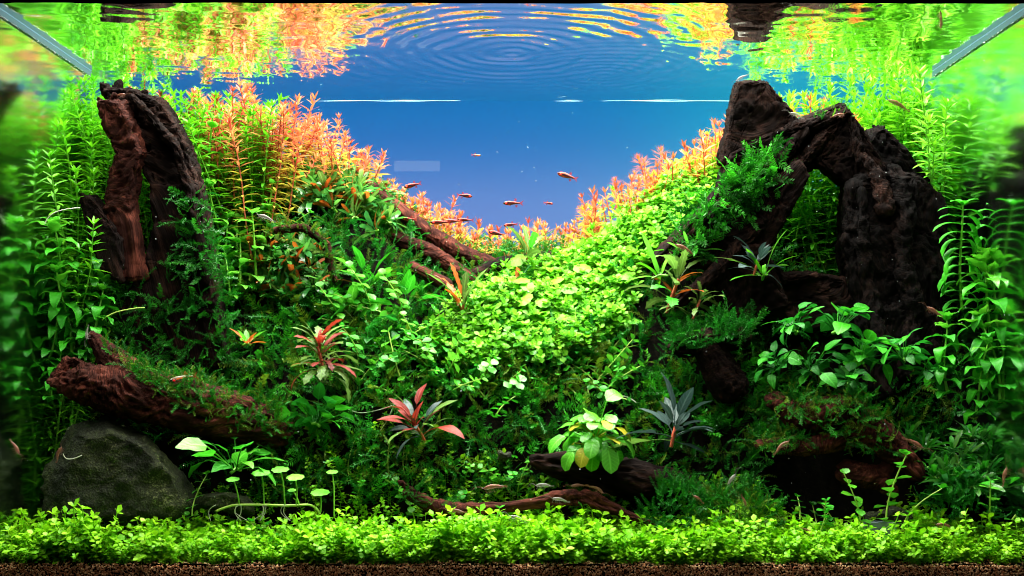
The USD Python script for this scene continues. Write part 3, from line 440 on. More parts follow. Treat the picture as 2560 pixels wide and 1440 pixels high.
tops(bb, [(2470, 640, .09, 1, 1.1, 'tallest bushy plant with large drooping leaves by the right glass'), (2545, 650, .085, 1, 1.1, None), (2400, 720, .09, 0, 1.0, None), (2370, 800, .08, 0, .85, None), (2500, 790, .07, 0, 1.0, None), (2440, 860, .075, 0, .8, None), (2555, 830, .07, 0, .9, None),
          (170, 560, .13, 1, 1.0, 'tallest bushy plant with drooping green leaves left of the left stump'), (120, 610, .13, 0, 1.0, None), (215, 600, .125, 0, .9, None), (180, 680, .115, 0, 1.0, None), (120, 720, .115, 0, .9, None), (235, 700, .11, 0, .85, None), (50, 590, .14, 1, .9, None), (20, 640, .13, 0, 1.0, None), (60, 860, .1, 0, .7, None), (130, 870, .1, 0, .6, None), (200, 790, .11, 0, .8, None)])

# ---------------------------------------------------------------- ground cover and moss (uncountable)
def frond(g, L, n, leafl, curve, flat=True):
    s = np.linspace(0, 1, n + 1); a = curve * s; x = np.concatenate([[0], np.cumsum(np.sin(a[1:]))]) * L / n; z = np.concatenate([[0], np.cumsum(np.cos(a[1:]))]) * L / n
    V = [np.stack([x, 0 * x - .0002, z], 1), np.stack([x, 0 * x + .0002, z], 1)]; V = np.stack(V, 1).reshape(-1, 3); F = []
    for i in range(n): F += [(2 * i, 2 * i + 1, 2 * i + 3), (2 * i, 2 * i + 3, 2 * i + 2)]
    out = [(V, np.array(F))]
    for i in range(1, n + 1):
        l = leafl * (1 - .5 * (i / n) ** 3) * g.uniform(.7, 1.15)
        for sg in (-1, 1):
            t = np.array([math.sin(a[i]), 0, math.cos(a[i])]); d = norm(t * .75 + np.array([0, sg, 0]) + g.normal(0, .18, 3)); p = np.array([x[i], 0, z[i]]); w = norm(np.cross(d, g.normal(0, .4, 3) + [1, 0, 0])) * leafl * .13
            out.append((np.array([p - w * .5, p + d * l * .45 - w, p + d * l, p + d * l * .45 + w]), np.array([(0, 1, 2), (0, 2, 3)])))
    return cat(out)
def sprig(g, H, n, L, W, kind='obov', lean=.35):
    b = g.normal(0, lean, 2) * H; s = np.linspace(0, 1, 5); pts = np.stack([b[0] * s ** 1.5, b[1] * s ** 1.5, H * s], 1); out = [tube(pts, .00035, 3, False)]
    for i in range(n + 1):
        u = .25 + .75 * i / n; p = np.array([np.interp(u, s, pts[:, c]) for c in range(3)]); a0 = i * PI / 2 + g.uniform(-.4, .4)
        for j in range(2 if i < n else 3):
            a = a0 + j * (PI if i < n else 2.1); v, f = leaf(L * g.uniform(.75, 1.15), W * g.uniform(.8, 1.1), kind, 3, g.uniform(0, .7), .12); out.append((orient(v, az(a, g.uniform(.0, .7) + (.4 if i == n else 0)), (0, 0, 1), p), f))
    return cat(out)
g = np.random.default_rng(77)
def surf(meshes, n, polys=None, seed=1, up=-.5, face=.05):
    t = trimesh.Trimesh(*meshes, process=False); p, fi = trimesh.sample.sample_surface(t, n, seed=seed); nn = t.face_normals[fi]
    keep = (nn[:, 2] > up) & (((nn[:, 1] < face) | (nn[:, 2] > .4)))
    if polys is not None:
        px, py = proj(p); keep &= shapely.contains_xy(shapely.union_all([shapely.Polygon(q) for q in polys]), px, py)
    return p[keep], nn[keep]
def moss(name, label, src, n, polys, seed, mats, L=.018, out=.8, upw=.4, droop=0.0, sc=(.6, 1.2), protos=None, cat_='moss'):
    p, nn = surf(src, n, polys, seed); r = np.random.default_rng(seed); k_ = fbm(p * 55, 2, seed) > r.uniform(.30, .54, len(p)); p, nn = p[k_], nn[k_]
    d = nn * out + np.array([0, -.15, upw - droop]) + r.normal(0, .45, p.shape); k = protos or FR
    scatter(name, label, cat_, k, [M[m] for m in mats], p - nn * .001, quats(d, r.uniform(0, 2 * PI, len(p))), r.uniform(*sc, len(p)), r.integers(0, len(k), len(p)))
FR = [frond(g, L, n, l, c) for L, n, l, c in [(.028, 15, .0042, .6), (.021, 12, .0040, -.7), (.034, 18, .0044, 1.1), (.017, 10, .0038, .4), (.026, 13, .0046, 1.6), (.020, 11, .0042, -.3)]]
FL = [frond(g, L, n, l, c) for L, n, l, c in [(.030, 13, .0068, .7), (.024, 11, .0062, 1.2), (.036, 15, .0066, -.5), (.028, 12, .0070, 1.6)]]
FD = [frond(g, L, n, l, c) for L, n, l, c in [(.022, 17, .0056, .7), (.026, 20, .006, 1.0), (.018, 15, .005, .5)]]
HILL = list(shapely.get_parts(shapely.Polygon([(-60, 1262), (-60, 560), (300, 560), (700, 420), (900, 430), (1250, 640), (1500, 640), (1700, 500), (1900, 500), (2620, 700), (2620, 1262)]) - shapely.union_all([shapely.Polygon(q) for q in ([(1880, 1100), (2340, 1140), (2340, 1300), (1880, 1300)], [(-80, 980), (110, 980), (110, 1280), (-80, 1280)], [(280, 1090), (480, 1120), (500, 1280), (280, 1280)])])))
COVER = [(1040, 905), (1190, 745), (1330, 690), (1490, 640), (1630, 530), (1740, 400), (1830, 340), (1810, 470), (1710, 560), (1635, 650), (1580, 730), (1570, 830), (1450, 900), (1200, 925)]
htop = (hill[0], hill[1][:(ny_ - 1) * (nx_ - 1) * 2])
moss('hill_moss', 'deep green feathery moss blanketing the dark soil bank', htop, 19000, HILL, 5, ('moss_green', 'moss_green', 'deep_green', 'moss_green', 'moss_olive', 'moss_green'), sc=(.6, 1.25))
moss('moss_strand', 'long loose moss strands trailing down the middle of the bank', htop, 6500, [[(280, 700), (600, 640), (1000, 700), (1200, 930), (1560, 930), (1900, 900), (2350, 950), (2350, 1080), (1800, 1120), (1500, 1240), (700, 1240), (560, 1060), (420, 900)]], 55, ('mid_green', 'moss_strand', 'moss_olive', 'mid_green'), protos=FL, sc=(.6, 1.15), droop=.3)
moss('feather_moss', 'olive mound of feathery pinnate moss below the bright ground cover', htop, 9000, [[(1190, 920), (1300, 880), (1480, 850), (1560, 900), (1540, 1000), (1380, 1010), (1200, 1000)]], 6, ('moss_olive', 'moss_olive', 'moss_green'), protos=FD, sc=(.7, 1.2))
SC = [sprig(g, .016, 4, .0080, .0058), sprig(g, .020, 5, .0070, .0052), sprig(g, .013, 3, .0088, .0062), sprig(g, .018, 4, .0066, .0050)]
p, nn = surf(htop, 26000, [COVER], 8); r = np.random.default_rng(8); p, nn = p[:3700], nn[:3700]
scatter('ground_cover', 'bright lime ground cover of small round leaves flowing down the central slope', 'ground cover', SC, [M['lime']], p, quats(nn * .7 + np.array([0, -.1, .9]) + r.normal(0, .3, p.shape), r.uniform(0, 6.28, len(p))), r.uniform(.75, 1.2, len(p)), r.integers(0, 4, len(p)))
CS = [sprig(g, .024, 6, .0052, .0042), sprig(g, .020, 5, .0060, .0048), sprig(g, .027, 7, .0048, .0038), sprig(g, .017, 4, .0064, .0050), sprig(g, .022, 6, .0055, .0044)]
r = np.random.default_rng(9); n = 4500; x = r.uniform(-.445, .445, n); y = .011 + .092 * r.uniform(0, 1, n) ** 1.25; gp = fbm(np.stack([x * 40, y * 40, 0 * x], -1), 2, 21); x = np.where((gp < .40) & (np.arange(n) > 900), r.uniform(-.445, .445, n), x); y[:900] = r.uniform(.006, .018, 900); z = ground(x, y)
d = np.stack([r.normal(0, .4, n), r.normal(-.02, .3, n) + .1 * (y < .016), np.ones(n)], 1)
h = 1.15 + .55 * (fbm(np.stack([x * 14, y * 14, 0 * x], -1), 2, 9) - .5) * 2 - .25 * sst(y, .06, .10)
scatter('carpet_plant', 'bright green carpet of tiny round leaves across the front of the tank', 'carpet plant', CS, [M['carpet_green']], np.stack([x, y, z - .001], 1), quats(d, r.uniform(0, 6.28, n)), r.uniform(.75, 1.15, n) * h * np.where(np.arange(n) < 900, .55, 1), r.integers(0, 5, n))
# moss on the driftwood
moss('stump_moss', 'dark moss strands clinging to the foot and right edge of the left stump', WOODS['left'], 4200, [[(400, 700), (440, 600), (470, 480), (500, 480), (530, 600), (560, 700), (600, 900), (560, 990), (280, 960), (270, 790), (320, 740)]], 11, ('moss_green', 'deep_green', 'moss_green'), droop=.25)
moss('log_moss', 'green and olive moss covering the thick reddish log at lower left', WOODS['leftlog'], 5000, [[(250, 850), (330, 900), (400, 950), (520, 930), (720, 1020), (720, 1120), (620, 1090), (470, 1030), (400, 985), (300, 915)]], 12, ('moss_green', 'moss_olive', 'moss_green'), sc=(.4, .85))
moss('stump_moss', 'bright moss draped over the sloping front of the right stump', WOODS['right'], 11000, [[(1990, 350), (1955, 420), (1900, 500), (1840, 570), (1740, 640), (1690, 610), (1745, 540), (1810, 460), (1890, 390)]], 13, ('moss_green', 'moss_green', 'mid_green'), droop=.3, sc=(.7, 1.2), protos=FL)
moss('stump_moss', 'short green moss tuft on the crest of the right stump', WOODS['right'], 9000, [[(2030, 300), (2075, 255), (2130, 255), (2130, 290), (2080, 300)]], 14, ('moss_green', 'rotala_green'), sc=(.35, .6))
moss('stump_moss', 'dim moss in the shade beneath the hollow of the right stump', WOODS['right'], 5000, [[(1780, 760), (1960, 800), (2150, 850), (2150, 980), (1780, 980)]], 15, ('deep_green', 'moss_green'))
moss('log_moss', 'ragged moss with hanging strands on the log over the right cave', WOODS['rightlog'], 2200, [[(1890, 1080), (1960, 980), (2100, 960), (2230, 1060), (2240, 1130), (2150, 1130), (2060, 1080), (2000, 1110), (1900, 1160)]], 16, ('moss_green', 'moss_olive', 'moss_green'), sc=(.5, 1.0), droop=.5)
moss('log_moss', 'moss over the knotty log end beneath the strap leaves', WOODS['nub'], 1300, [[(1640, 840), (1740, 800), (1880, 830), (1840, 870), (1760, 850), (1700, 900), (1640, 900)]], 17, ('moss_green', 'deep_green'))
moss('twig_moss', 'few thin moss wisps on the left half of the winding twig', WOODS['twig'], 260, [[(1010, 1200), (1200, 1220), (1200, 1300), (1010, 1300)]], 18, ('moss_green',), sc=(.4, .8))
moss('arch_moss', 'moss bits along the thin curved branch', WOODS['arch'], 300, None, 19, ('moss_green', 'moss_olive'), sc=(.4, .7))
def mound(label, px, py, y, rx, rz, n, seed, mats, protos=None, sc=(.6, 1.1)):
    c = P(px, py, y); s = trimesh.creation.icosphere(3); v = np.array(s.vertices); v = v * (1 + .5 * (fbm(v * 1.5 + seed, 3, seed) - .5))[:, None] * [rx, rx * .7, rz] + c
    moss('moss_clump', label, (v, np.array(s.faces)), n, None, seed, mats, protos=protos, sc=sc)
mound('bushy dark green moss clump right of the winding twig', 1690, 1290, .065, .030, .026, 900, 51, ('moss_green', 'deep_green', 'moss_green'), sc=(.5, .9))
mound('loose moss clump at the left mouth of the right cave', 1830, 1300, .065, .032, .022, 800, 52, ('moss_green', 'moss_olive'), sc=(.6, 1.1))
mound('low moss clump near the lower right corner of the tank', 2400, 1265, .065, .030, .018, 600, 53, ('deep_green', 'moss_green'), sc=(.5, .9))

# ---------------------------------------------------------------- featured plants
def grow(kind, items, tilt=22):
    for it in items:
        px, py, y, j, s = it[:5]; lab = it[5] if len(it) > 5 else None; rz = it[6] if len(it) > 6 else rng.uniform(0, 360)
        p = hit(px, py) if y is None else P(px, py, y); kind.put(j, p, (tilt + rng.normal(0, 7), rng.normal(0, 9), rz), s, label=lab)
def ros(name, seeds, label, cat_, group=None, **kw): return Kind(name, [rosette_maker(s, **kw) for s in seeds], label, cat_, group)
sb = ros('bronze_plant', [1, 2, 3, 4], 'small bronze and dark green blade leaved plant on the left bank', 'plant', 'bronze leaved plants on the left bank', n=15, L=.021, W=.0055, kind='strap', pet=.25, el=(.15, 1.25), bend=.6, wave=.05, seg=5, mats=(('buce_green', .62), ('leaf_bronze', .2), ('leaf_orange', .18)))
r = np.random.default_rng(31)
for poly, n, lo in [([(700, 440), (790, 400), (900, 420), (1000, 520), (960, 600), (840, 560), (720, 520)], 40, None), ([(640, 590), (720, 580), (830, 650), (840, 740), (720, 760), (650, 680)], 30, .155)]:
    pg = shapely.Polygon(poly); a, b, c, d = pg.bounds; k = 0
    while k < n:
        px, py = r.uniform(a, c), r.uniform(b, d)
        if not pg.contains(shapely.Point(px, py)): continue
        p = hit(px, py + 14) + [0, -.008, .006]
        sb.put(int(r.integers(0, 4)), p, (25 + r.normal(0, 12), r.normal(0, 14), r.uniform(0, 360)), r.uniform(.9, 1.2)); k += 1
db = ros('dark_blade_plant', [5, 6, 7], 'low dark green blade leaved plant in the thicket at lower right', 'plant', 'blade leaved plants at lower right', n=15, L=.022, W=.0058, kind='strap', pet=.25, el=(.15, 1.2), bend=.5, wave=.04, seg=5, mats=(('mid_green', .45), ('buce_green', .4), ('deep_green', .15)))
for k in range(46):
    px, py = r.uniform(2235, 2570), r.uniform(1075, 1215)
    if px < 2290 and py > 1130: px += 120
    db.put(int(r.integers(0, 3)), P(min(px, 2545), py + 10, .125 - .07 * (py - 1075) / 140), (28 + r.normal(0, 12), r.normal(0, 14), r.uniform(0, 360)), r.uniform(.75, 1.1))
gl = ros('glossy_plant', [8, 9], 'clump of glossy broad lance leaves at the centre left', 'plant', 'glossy lance leaved plants', n=16, L=.038, W=.014, kind='lance', pet=.45, el=(.2, 1.2), bend=.7, fold=.15, seg=6, mats=(('mid_green', .6), ('anubias_green', .4)))
grow(gl, [(915, 720, None, 0, 1.1, 'clump of glossy broad lance leaves beside the sloping branches'), (985, 690, None, 1, 1.0, 'glossy lance leaved plant nearest under the sloping branches'), (1010, 770, None, 1, .85, 'glossy lance leaved plant left of the orange lobed leaf plant'), (880, 780, None, 0, .8, 'smaller glossy lance leaved plant lowest on the left bank')])
an = ros('anubias', [11], 'bright green plant with broad wavy oval leaves above the flat brown log', 'plant', n=58, L=.0185, W=.0140, kind='round', pet=1.0, el=(-.1, 1.22), bend=.9, drop=.8, pv=.5, rise=.012, fold=.06, wave=.03, seg=7, mats=(('anubias_green', .82), ('leaf_yellow', .18)))
grow(an, [(1485, 1120, .07, 0, 1.25, None, 20)], 8)
dn = ros('dark_anubias', [12, 13, 14], 'dark green plant with oval leaves', 'plant', None, n=26, L=.019, W=.0130, kind='ovate', pet=.9, el=(.2, 1.45), bend=.8, drop=.6, pv=.7, fold=.08, wave=.02, seg=6, mats=(('deep_green', .65), ('mid_green', .35)))
grow(dn, [(790, 1060, .085, 0, 1.15, 'dark oval leaved plant under the red centred fan plant'), (700, 1040, .09, 1, .9, 'dark oval leaved plant at the right end of the reddish log'), (870, 1030, .09, 2, .9, 'dark oval leaved plant left of the red stalked plant'),
          (1990, 830, .10, 1, 1.0, 'shaded oval leaved plant left in the hollow under the right stump'), (2090, 830, .11, 2, 1.25, 'largest shaded oval leaved plant under the right stump'), (2150, 900, .10, 0, 1.1, 'shaded oval leaved plant against the right leg of the stump'), (2030, 930, .095, 2, 1.0, 'shaded oval leaved plant above the cave log'), (2120, 960, .09, 1, .9, 'small shaded oval leaved plant just above the mossy cave log'), (2260, 900, .09, 0, 1.0, 'dark oval leaved plant between the stump and the right bushes'), (2330, 950, .085, 1, .9, 'dark oval leaved plant at the foot of the right bushes'), (1950, 920, .1, 0, .8, 'small shaded oval leaved plant right of the knotty log end'),
          (1000, 850, None, 1, .9, 'dark oval leaved plant in the middle of the slope'), (930, 860, None, 2, .85, 'dark oval leaved plant right of the red centred fan plant'), (1080, 890, None, 0, .8, 'dark oval leaved plant at the left foot of the lime ground cover')])
vn = ros('veined_plant', [16], 'green plant with broad pale veined leaves in front of the reddish log', 'plant', n=18, L=.026, W=.0165, kind='ovate', pet=.7, el=(.2, 1.4), bend=.7, drop=.5, pv=.7, fold=.1, wave=.03, seg=6, mats=(('anubias_green', .5), ('mid_green', .5)))
grow(vn, [(590, 1175, .065, 0, 1.2, None, 40)], 8)
PF = dict(kind='strap', pet=.35, fold=.08, wave=.02, serr=.32, seg=10, stalk='stem_red')
ol = ros('lobed_plant', [21], 'orange lobed leaf plant standing at the left edge of the lime ground cover', 'plant', n=15, L=.033, W=.0105, el=(.45, 1.5), bend=.5, rise=.016, mats=(('leaf_orange', .6), ('leaf_bronze', .4)), **PF)
q = hit(1155, 800); grow(ol, [(1155, 805, q[1] - .012, 0, 1.2, None, 10)], 8)
rf = ros('fan_plant', [22], 'fan shaped plant with red centre and bronze green serrated leaves', 'plant', n=46, L=.029, W=.0085, el=(.0, 1.45), bend=1.0, rise=.024, drop=.15, mats=(('leaf_bronze', .68), ('leaf_red', .32)), **PF)
grow(rf, [(812, 935, .095, 0, 1.08, None, 0)], 6)
bz = ros('toothed_plant', [23, 24, 25], 'bronze green toothed leaf plant', 'plant', None, n=18, L=.036, W=.009, el=(.2, 1.4), bend=1.0, rise=.024, drop=.2, mats=(('leaf_bronze', .7), ('mid_green', .15), ('leaf_orange', .15)), **PF)
grow(bz, [(1670, 770, .14, 0, 1.25, 'tall red stalked plant of bronze green toothed leaves before the right stump'), (1590, 800, .15, 1, .95, 'toothed bronze plant left of the red stalked one before the right stump'), (1420, 800, None, 2, .95, 'brown stalked toothed plant amid the lime ground cover'), (1285, 690, .25, 1, 1.1, 'slender orange toothed plant at the foot of the valley'), (1730, 800, .13, 2, .9, 'toothed bronze plant right of the red stalked one before the right stump')], 10)
yo = ros('young_plant', [27], 'young plant with amber and pale green leaves on the mossy dark bank', 'plant', n=9, L=.016, W=.008, kind='ovate', pet=.3, el=(.2, 1.3), bend=.4, mats=(('leaf_orange', .45), ('anubias_green', .55)))
grow(yo, [(618, 860, .115, 0, 1.15, None, 0)], 15)
rs = ros('red_stalk_plant', [28], 'plant with bright red stalks and bluish grey upper leaves at the centre', 'plant', n=24, L=.027, W=.0082, kind='lance', pet=.6, el=(.2, 1.4), bend=.7, rise=.014, drop=.2, fold=.12, wave=.03, seg=7, mats=(('leaf_bronze', .45), ('leaf_red', .4), ('buce_slate', .15)), stalk='stem_red')
grow(rs, [(1060, 1095, .088, 0, 1.15, None, 0)], 6)
bs = ros('slate_plant', [29, 30], 'bluish grey leaved plant', 'plant', None, n=17, L=.036, W=.0125, kind='lance', pet=.35, el=(.0, 1.4), bend=.6, rise=.012, fold=.12, wave=.03, seg=7, mats=(('buce_slate', .85), ('leaf_bronze', .15)), stalk='stem_red')
grow(bs, [(1680, 1105, .08, 0, 1.2, 'bluish grey leaved plant right of the bright round leaved one', 30), (1885, 680, .13, 1, .85, 'narrow grey leaved plant with orange shoots in front of the right stump', 0)], 6)
st = ros('strap_plant', [33, 34], 'green strap leaved plant', 'plant', None, n=8, L=.052, W=.0055, kind='strap', pet=.05, el=(.3, 1.2), bend=.7, fold=.2, wave=.03, seg=8, mats=(('mint', .5), ('rotala_green', .5)))
grow(st, [(1650, 690, .15, 0, .9, 'strap leaved plant leaning on the left foot of the right stump'), (1770, 700, .13, 1, .8, 'strap leaved plant hanging below the mossy stump front'), (1910, 690, .13, 0, .95, 'strap leaved plant with one long blade pointing right across the hollow'), (1730, 640, .15, 1, .8, 'strap leaved plant highest on the mossy stump front')], 15)

cr = Kind('creeping_plant', [creeper_maker(40, .028, .006, .009, .0075, 'mid_green'), creeper_maker(41, .038, .007, .0095, .008, 'anubias_green'), creeper_maker(42, .022, .0055, .008, .0068, 'mid_green')], 'small creeping sprig with paired round green leaves on the dark middle slope', 'plant', 'round leaved sprigs on the middle slope')
for k in range(84):
    px, py = (r.uniform(980, 1560), r.uniform(880, 1010)) if k < 58 else (r.uniform(850, 1080), r.uniform(760, 960)); cr.put(int(r.integers(0, 3)), hit(px, py) + [0, -.003, 0], (30 + r.normal(0, 15), r.normal(0, 25), r.uniform(0, 360)), r.uniform(.9, 1.3))
for k in range(26):
    px, py = r.uniform(830, 1600), r.uniform(1180, 1290); cr.put(int(r.integers(0, 3)), hit(px, py) + [0, -.003, 0], (15 + r.normal(0, 12), r.normal(0, 20), r.uniform(0, 360)), r.uniform(.6, .95), label='round leaved sprig sprouting behind the front carpet near the twig', group='round leaved sprigs behind the front carpet')
for k in range(20):
    px, py = r.uniform(540, 760), r.uniform(470, 700); cr.put(int(r.integers(0, 3)), hit(px, py) + [0, -.004, 0], (30 + r.normal(0, 15), r.normal(0, 25), r.uniform(0, 360)), r.uniform(.9, 1.3), label='round leaved sprig creeping over the left bank beside the stump', group='round leaved sprigs on the left bank')
for k in range(26):
    px, y = r.uniform(40, 2520), r.uniform(.03, .09); x = P(px, 900, y)[0]; cr.put(int(r.integers(0, 3)), (x, y, float(ground(x, y)) + .006), (r.normal(0, 12), r.normal(0, 20), r.uniform(0, 360)), r.uniform(.9, 1.1), label='taller leafy runner standing up out of the front carpet', group='runners standing out of the carpet')
for px, py, y, j, s, lab in [(2150, 1330, .045, 1, 1.2, 'long thin sprig with round leaves rising at the cave mouth'), (2215, 1300, .045, 1, 1.4, 'leafy sprig of round leaves right of the cave mouth'), (2260, 1310, .05, 0, 1.3, 'drooping round leaved sprig beside the slate block'), (2060, 1310, .05, 2, 1.2, 'small round leaved sprig in the dark cave mouth'), (2000, 1300, .055, 2, 1.0, 'tiny round leaved sprig at the left of the dark cave'), (2470, 1320, .045, 1, 1.2, 'round leaved sprig second from the lower right corner'), (2530, 1300, .04, 0, 1.2, 'round leaved sprig nearest the lower right corner'), (1240, 1040, .085, 2, 1.1, 'single dangling round leaved sprig below the olive moss'), (1720, 500, .18, 0, .9, 'pale round leaved sprig on the mossy front of the right stump'), (1850, 1330, .03, 0, 1.2, 'tall bright sprig standing out of the carpet below the cave moss'), (480, 1290, .05, 1, .9, 'round leaved sprig in front of the grey rock')]:
    cr.put(j, P(px, py, y), (12, rng.normal(0, 14), rng.uniform(0, 360)), s, label=lab, group='single sprigs')

def umbrella(g, R):
    n = 28; w = np.arange(n) * 2 * PI / n; rad = R * (1 + .07 * np.cos(w * 9)); V = [[0, 0, -R * .12]]
    for q in (.5, 1.0): V += [[c * q, s_ * q, R * (.02 - .16 * q * q + .03 * math.sin(a * 4))] for c, s_, a in zip(rad * np.cos(w), rad * np.sin(w), w)]
    V[0][2] = R * .0; F = []
    for i in range(n): j = (i + 1) % n; F += [(0, 1 + i, 1 + j), (1 + i, 1 + n + i, 1 + n + j), (1 + i, 1 + n + j, 1 + j)]
    return np.array(V), np.array(F)
PW = t = thing('pennywort', 'pennywort runner with umbrella leaves on thin stalks and dangling white roots', 'plant')
run = spline([P(a, b, .048) for a, b in [(540, 1278), (598, 1262), (660, 1262), (712, 1264), (770, 1262), (800, 1285)]], 30); part(t, 'runner', tube(run, .0011, 6), M['stem_lime'])
for bx, by, lx, ly, R in [(598, 1262, 582, 1196, .0060), (660, 1263, 652, 1179, .0082), (712, 1264, 700, 1171, .0078), (740, 1264, 738, 1190, .0080), (748, 1264, 730, 1224, .0040), (835, 1290, 830, 1178, .0052), (800, 1285, 800, 1228, .0085)]:
    a, b = P(bx, by, .048), P(lx, ly, .044 + rng.normal(0, .004)); sp = part(t, 'stalk', tube(spline([a, (a + b) / 2 + [.001, 0, 0], b], 7), .0007, 5), M['stem_green'])
    v, f = umbrella(rng, R); c, s_ = math.cos(.28), math.sin(.28); rx = np.array([[1, 0, 0], [0, c, -s_], [0, s_, c]]); part(sp, 'leaf', (v @ rx.T + b, f), M['mint'])
for bx in (598, 602, 594, 660, 665, 655, 712, 540, 716):
    a = P(bx, 1262, .047); part(t, 'root', tube(spline([a, a + [rng.normal(0, .003), 0, -.006], a + [rng.normal(0, .006), -.001, -.014]], 6), .0003, 4), M['root_white'])

def lobed(seed):
    def make(t):
        g = np.random.default_rng(seed); b = np.array([g.normal(0, .006), -.004, .022]); sp = part(t, 'stalk', tube(spline([[0, 0, 0], b * .6, b], 6), .0005, 4), M['stem_lime']); v, f = umbrella(g, .0088); c, s_ = math.cos(.55), math.sin(.55)
        part(sp, 'leaf', (v @ np.array([[1, 0, 0], [0, c, -s_], [0, s_, c]]).T + b, f), M['lime'])
    return make
lb = Kind('round_leaf', [lobed(1), lobed(2), lobed(3)], 'pale round lobed leaf on a thin stalk above the lime ground cover', 'leaf', 'round lobed leaves over the lime ground cover')
for k in range(40):
    px, py = r.normal(1340, 80), min(845, r.normal(780, 45)); lb.put(k, hit(px, py) + [0, -.004, 0], (r.normal(0, 12), r.normal(0, 14), r.uniform(-60, 60)), r.uniform(.7, 1.15))
for pts, w, lab in [([(868, 1022), (905, 1032), (945, 1025), (985, 1012)], .0004, 'thin white root reaching left from the red stalked plant'), ([(985, 1010), (968, 1050), (945, 1085), (918, 1128)], .0004, 'thin white root hanging below the red stalked plant'), ([(255, 800), (300, 778), (362, 769)], .0006, 'pale green bare stalk jutting across the dark left stump base'), ([(112, 560), (140, 530), (200, 520)], .0004, 'pale thread arching to the short prong of the left stump'),
                    ([(1695, 640), (1760, 628), (1830, 632)], .0004, 'thin green runner crossing before the right stump'), ([(158, 1134), (172, 1148), (205, 1138)], .0004, 'pale hair root on the grey rock'), ([(1520, 1000), (1555, 990), (1590, 1006)], .0004, 'short pale runner right of the olive moss')]:
    yy = hit(*pts[0])[1] - .012 if pts[0][0] > 400 else .075; yy = .045 if pts[0][1] == 1134 else (.105 if pts[0][1] == 800 else yy)
    t = thing('root_thread', lab, 'root'); part(t, 'strand', tube(spline([P(a, b, yy) for a, b in pts], 14), w, 5), M['stem_lime' if w > .0005 else 'root_white'])

# ---------------------------------------------------------------- fish and shrimps
M['fish_red'] = speckle('fish_red', [(.3, (.20, .010, .006)), (.5, (.30, .030, .010)), (.7, (.36, .09, .02))], 220, rough=.25, bump=.1, dist=.0004)
M['fish_pale'] = speckle('fish_pale', [(.3, (.08, .07, .04)), (.5, (.16, .13, .08)), (.7, (.25, .2, .14))], 220, rough=.2, bump=.1, dist=.0004)
M['fish_dark'] = plain('fish_dark', (.012, .012, .03), .25); M['fish_orange'] = plain('fish_orange', (.75, .16, .04), .3)
def clearish(name, col, a): return usdkit.material(stage, LK + name, {'p': ('principled_bsdf', {'base_color': col, 'roughness': .3}), 't': ('transparent_bsdf', {}), 'm': ('mix_closure', {'fac': a})}, [('p.BSDF', 'm.closure1'), ('t.BSDF', 'm.closure2')], surface='m.closure')
M['fin'] = clearish('fin', (.35, .03, .02), .3); M['shrimp'] = clearish('shrimp', (.26, .10, .06), .35); M['shrimp_pale'] = clearish('shrimp_pale', (.28, .26, .23), .45)
M['eye'] = plain('eye', (.01, .01, .01), .1); M['gill_red'] = plain('gill_red', (.75, .015, .02), .3)
def bodytube(xs, hs, ws, zs, n=12, wob=0):
    V = []; w = np.arange(n) * 2 * PI / n
    for x, h, wd, z in zip(xs, hs, ws, zs): V.append(np.stack([np.full(n, x), wd * np.cos(w), z + h * np.sin(w)], 1))
    V = np.vstack(V + [[[xs[0], 0, zs[0]], [xs[-1], 0, zs[-1]]]]); F = []; k = len(xs)
    for i in range(k - 1):
        for j in range(n): a, b, c, d = i * n + j, i * n + (j + 1) % n, (i + 1) * n + (j + 1) % n, (i + 1) * n + j; F += [(a, b, c), (a, c, d)]
    for j in range(n): F += [(k * n, (j + 1) % n, j), (k * n + 1, (k - 1) * n + j, (k - 1) * n + (j + 1) % n)]
    return V, np.array(F)
def ball(c, r, s=(1, 1, 1)): return bv * np.array(s) * r + np.asarray(c), bf
def fin(pts, y=0.0): pts = np.array([[a, y, b] for a, b in pts], float); return pts, np.array([(0, i, i + 1) for i in range(1, len(pts) - 1)])
def fish_maker(body, stripe, fatness=1.0):
    """a slim little fish one unit long, head towards -x"""
    def make(t):
        s = np.linspace(0, 1, 15); xs = -.5 + .80 * s; hs = fatness * .125 * np.clip(np.interp(s, [0, .04, .15, .35, .6, .85, 1], [.12, .42, .80, 1.0, .78, .40, .34]), .02, 1); ws = hs * .62; ws[-3:] *= .6; zs = .01 * np.sin(s * 3)
        part(t, 'body', bodytube(xs, hs, ws, zs, 14), M[body])
        for sg in (-1, 1):
            q = (s > .24) & (s < .97); a = np.stack([xs[q], sg * (ws[q] * .985 + .004), zs[q] + hs[q] * .34], 1); b = np.stack([xs[q], sg * (ws[q] * .985 + .004), zs[q] - hs[q] * .16], 1); V = np.stack([a, b], 1).reshape(-1, 3); k = len(a)
            F = np.array([f for i in range(k - 1) for f in ((2 * i, 2 * i + 1, 2 * i + 3), (2 * i, 2 * i + 3, 2 * i + 2))]); part(t, 'stripe', (V, F), M[stripe])
            part(t, 'eye', ball((-.425, sg * .048 * fatness, .018), .042, (1, .55, 1)), M['eye']); part(t, 'gill_patch', ball((-.335, sg * .058 * fatness, -.02), .05, (1, .35, .9)), M['gill_red'])
            part(t, 'pectoral_fin', fin([(-.26, -.05), (-.17, -.12), (-.13, -.08)], sg * .07), M['fin'])
        part(t, 'tail_fin', fin([(.28, 0), (.31, .045), (.48, .13), (.41, .02), (.40, -.02), (.47, -.13), (.31, -.045)]), M['fin'])
        part(t, 'dorsal_fin', fin([(.0, .10), (.05, .22), (.13, .20), (.14, .085)]), M['fin']); part(t, 'anal_fin', fin([(.06, -.09), (.12, -.20), (.19, -.17), (.19, -.065)]), M['fin'])
    return make
